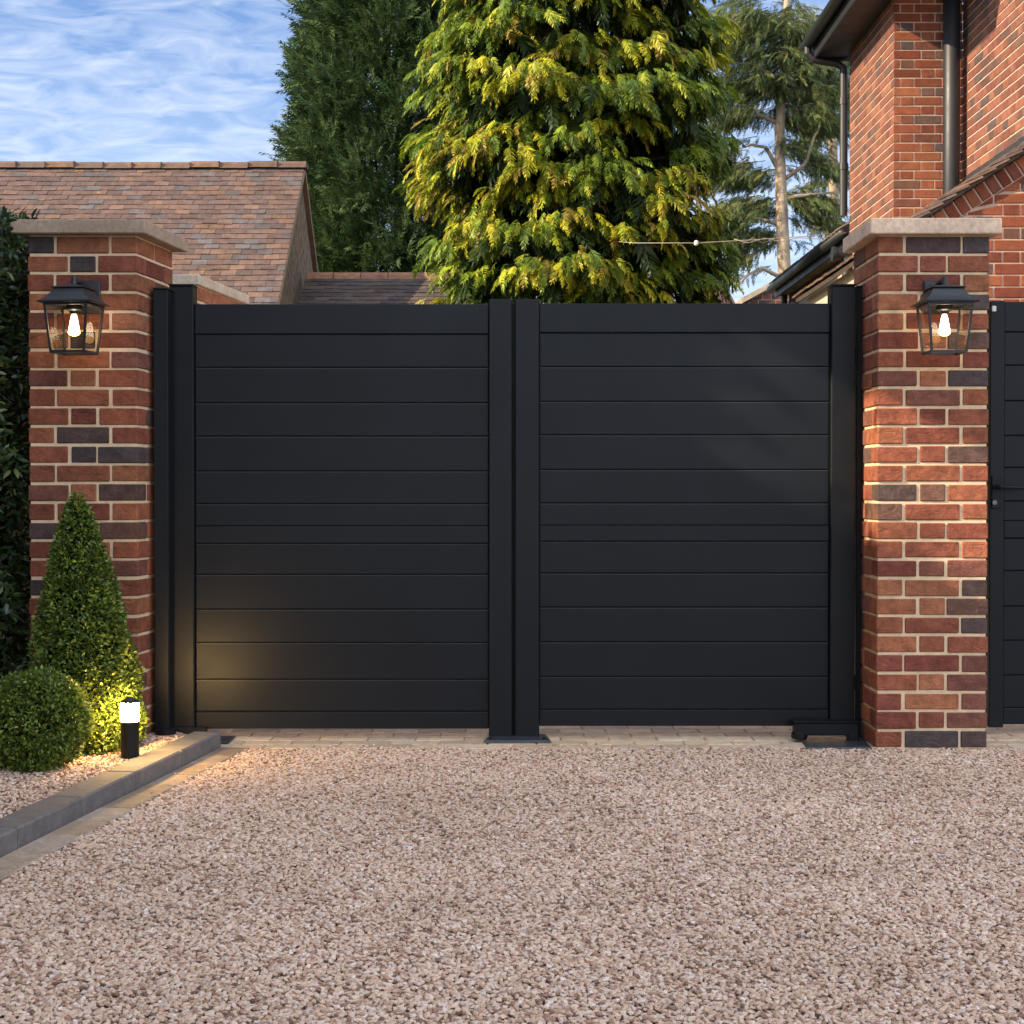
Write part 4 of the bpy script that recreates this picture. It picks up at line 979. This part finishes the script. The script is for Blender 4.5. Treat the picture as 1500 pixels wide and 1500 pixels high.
def prism(mb,xa,hw,y0,y1,zt,zs,z0,tc,m=0):
    f=[(xa-hw,z0),(xa+hw,z0),(xa+hw,zs),(xa,zt),(xa-hw,zs)]
    mb.poly([(a,y0,b) for a,b in f],m,tc); mb.poly([(a,y1,b) for a,b in f][::-1],m,tc)
    for i in range(5):
        p,q=f[i],f[(i+1)%5]; mb.poly([(p[0],y0,p[1]),(p[0],y1,p[1]),(q[0],y1,q[1]),(q[0],y0,q[1])],m,tc)
prism(mb,xa,.30,YG2,YG2+3,za,zb_-.1,0,(.45,.24,.17)); mb.build('wall',M['brickfar'],t)
mb=MB()
for sgn in (-1,1):
    p=Vector((xa,YG2-.08,za+.01)); q=Vector((xa+sgn*.36,YG2-.08,zb_-.17)); u_=Vector((0,0,.07))
    mb.hexa([p,q,q+Y1*3.1,p+Y1*3.1,p+u_,q+u_,q+Y1*3.1+u_,p+Y1*3.1+u_],0,(.36,.22,.15))
mb.build('roof',M['tile'],t)

# ------------------------------------------------------------------ overhead cable
t=thing('overhead_cable','thin pale cable strung from the golden conifer to the house','cable',tuple(P(1020,356,14.3)))
mb=MB(); pp=[(860,352),(930,356),(1020,356),(1110,351),(1180,346),(1240,340)]
mb.tube([P(870,351,16.0)]+[P(x,y,14.3) for x,y in pp[1:]],.0042,6)
mb.tube([P(x,y,14.28) for x,y in [(1075,350),(1095,356),(1120,349),(1145,354),(1170,348),(1200,350),(1240,341)]],.0038,6)
mb.tube([P(x,y,14.32) for x,y in [(1088,357),(1103,348),(1117,356),(1135,350)]],.003,6)
mb.build('wire',M['cable'],t,smooth=True)
mb=MB(); c=P(1020,356,14.3); mb.lathe(c.x,c.y,[(.008,c.z-.024),(.019,c.z-.016),(.023,c.z),(.019,c.z+.016),(.008,c.z+.024)],10); mb.build('insulator',M['white'],t,smooth=True)

# ------------------------------------------------------------------ world, sun, camera
w=bpy.data.worlds.new('World'); S.world=w; w.use_nodes=True; n=w.node_tree; bg=n.nodes['Background']
sky=N(n,'ShaderNodeTexSky',sky_type='NISHITA'); sky.sun_disc=False
el=math.asin(SUN.z); az=math.atan2(SUN.x,SUN.y)
sky.sun_elevation=el; sky.sun_rotation=az; sky.air_density=1.0; sky.dust_density=.6; sky.ozone_density=2.0
tc=N(n,'ShaderNodeTexCoord'); sep=N(n,'ShaderNodeSeparateXYZ'); n.links.new(tc.outputs['Generated'],sep.inputs[0])
zc=N(n,'ShaderNodeMath',operation='MAXIMUM'); n.links.new(sep.outputs[2],zc.inputs[0]); zc.inputs[1].default_value=.02
zz=N(n,'ShaderNodeMath',operation='ADD'); n.links.new(zc.outputs[0],zz.inputs[0]); zz.inputs[1].default_value=.12
dx=N(n,'ShaderNodeMath',operation='DIVIDE'); n.links.new(sep.outputs[0],dx.inputs[0]); n.links.new(zz.outputs[0],dx.inputs[1])
dy=N(n,'ShaderNodeMath',operation='DIVIDE'); n.links.new(sep.outputs[1],dy.inputs[0]); n.links.new(zz.outputs[0],dy.inputs[1])
cb=N(n,'ShaderNodeCombineXYZ'); n.links.new(dx.outputs[0],cb.inputs[0]); n.links.new(dy.outputs[0],cb.inputs[1])
mp=N(n,'ShaderNodeMapping'); mp.inputs['Rotation'].default_value=(0,0,math.radians(20)); mp.inputs['Scale'].default_value=(5.2,7.0,1); mp.inputs['Location'].default_value=(.6,1.7,0)
n.links.new(cb.outputs[0],mp.inputs[0])
c1=N(n,'ShaderNodeTexNoise'); c1.inputs['Scale'].default_value=1.6; c1.inputs['Detail'].default_value=9; c1.inputs['Roughness'].default_value=.55; c1.inputs['Distortion'].default_value=.9
n.links.new(mp.outputs[0],c1.inputs['Vector'])
cr=ramp(n,c1.outputs['Fac'],[(.36,(0,0,0)),(.80,(1,1,1))])
# whiter towards the horizon
hz=N(n,'ShaderNodeMapRange'); n.links.new(sep.outputs[2],hz.inputs[0]); hz.inputs[1].default_value=.10; hz.inputs[2].default_value=.34; hz.inputs[3].default_value=.5; hz.inputs[4].default_value=.0
ad=N(n,'ShaderNodeMath',operation='MULTIPLY_ADD'); sp_=N(n,'ShaderNodeSeparateColor'); n.links.new(cr,sp_.inputs[0])
n.links.new(sp_.outputs[0],ad.inputs[0]); ad.inputs[1].default_value=.50; n.links.new(hz.outputs[0],ad.inputs[2]); ad.use_clamp=True
SKYG=mix(n,sky.outputs[0],(.42,.72,1.10),1.0,'MULTIPLY')
bh=N(n,'ShaderNodeMapRange'); n.links.new(sep.outputs[1],bh.inputs[0]); bh.inputs[1].default_value=.75; bh.inputs[2].default_value=-.3
up_=N(n,'ShaderNodeMath',operation='MAXIMUM'); n.links.new(ad.outputs[0],up_.inputs[0])
bs_=N(n,'ShaderNodeMath',operation='MULTIPLY'); n.links.new(bh.outputs[0],bs_.inputs[0]); bs_.inputs[1].default_value=.8; n.links.new(bs_.outputs[0],up_.inputs[1])
ccol=mix(n,(6.2,6.6,7.2),(11.2,11.8,13.0),bh.outputs[0])
cm=mix(n,SKYG,ccol,up_.outputs[0])
n.links.new(cm,bg.inputs['Color']); bg.inputs['Strength'].default_value=.085
l=bpy.data.lights.new('sun','SUN'); l.energy=4.6; l.angle=math.radians(.6); l.color=(1,.78,.52)
lo=bpy.data.objects.new('sun',l); C.objects.link(lo); lo.rotation_euler=(-SUN).to_track_quat('-Z','Y').to_euler(); lo.location=(-5,-2,8)
cam=bpy.data.cameras.new('camera'); co=bpy.data.objects.new('camera',cam); C.objects.link(co)
cam.sensor_width=36; cam.lens=36*F/1500; cam.clip_end=2000; cam.clip_start=.05
co.location=(0,0,CH); co.rotation_euler=(math.pi/2-PITCH,0,0); S.camera=co
S.render.resolution_x=1024; S.render.resolution_y=1024
S.view_settings.view_transform='Standard'; S.view_settings.look='None'; S.view_settings.gamma=1; S.view_settings.exposure=1.03
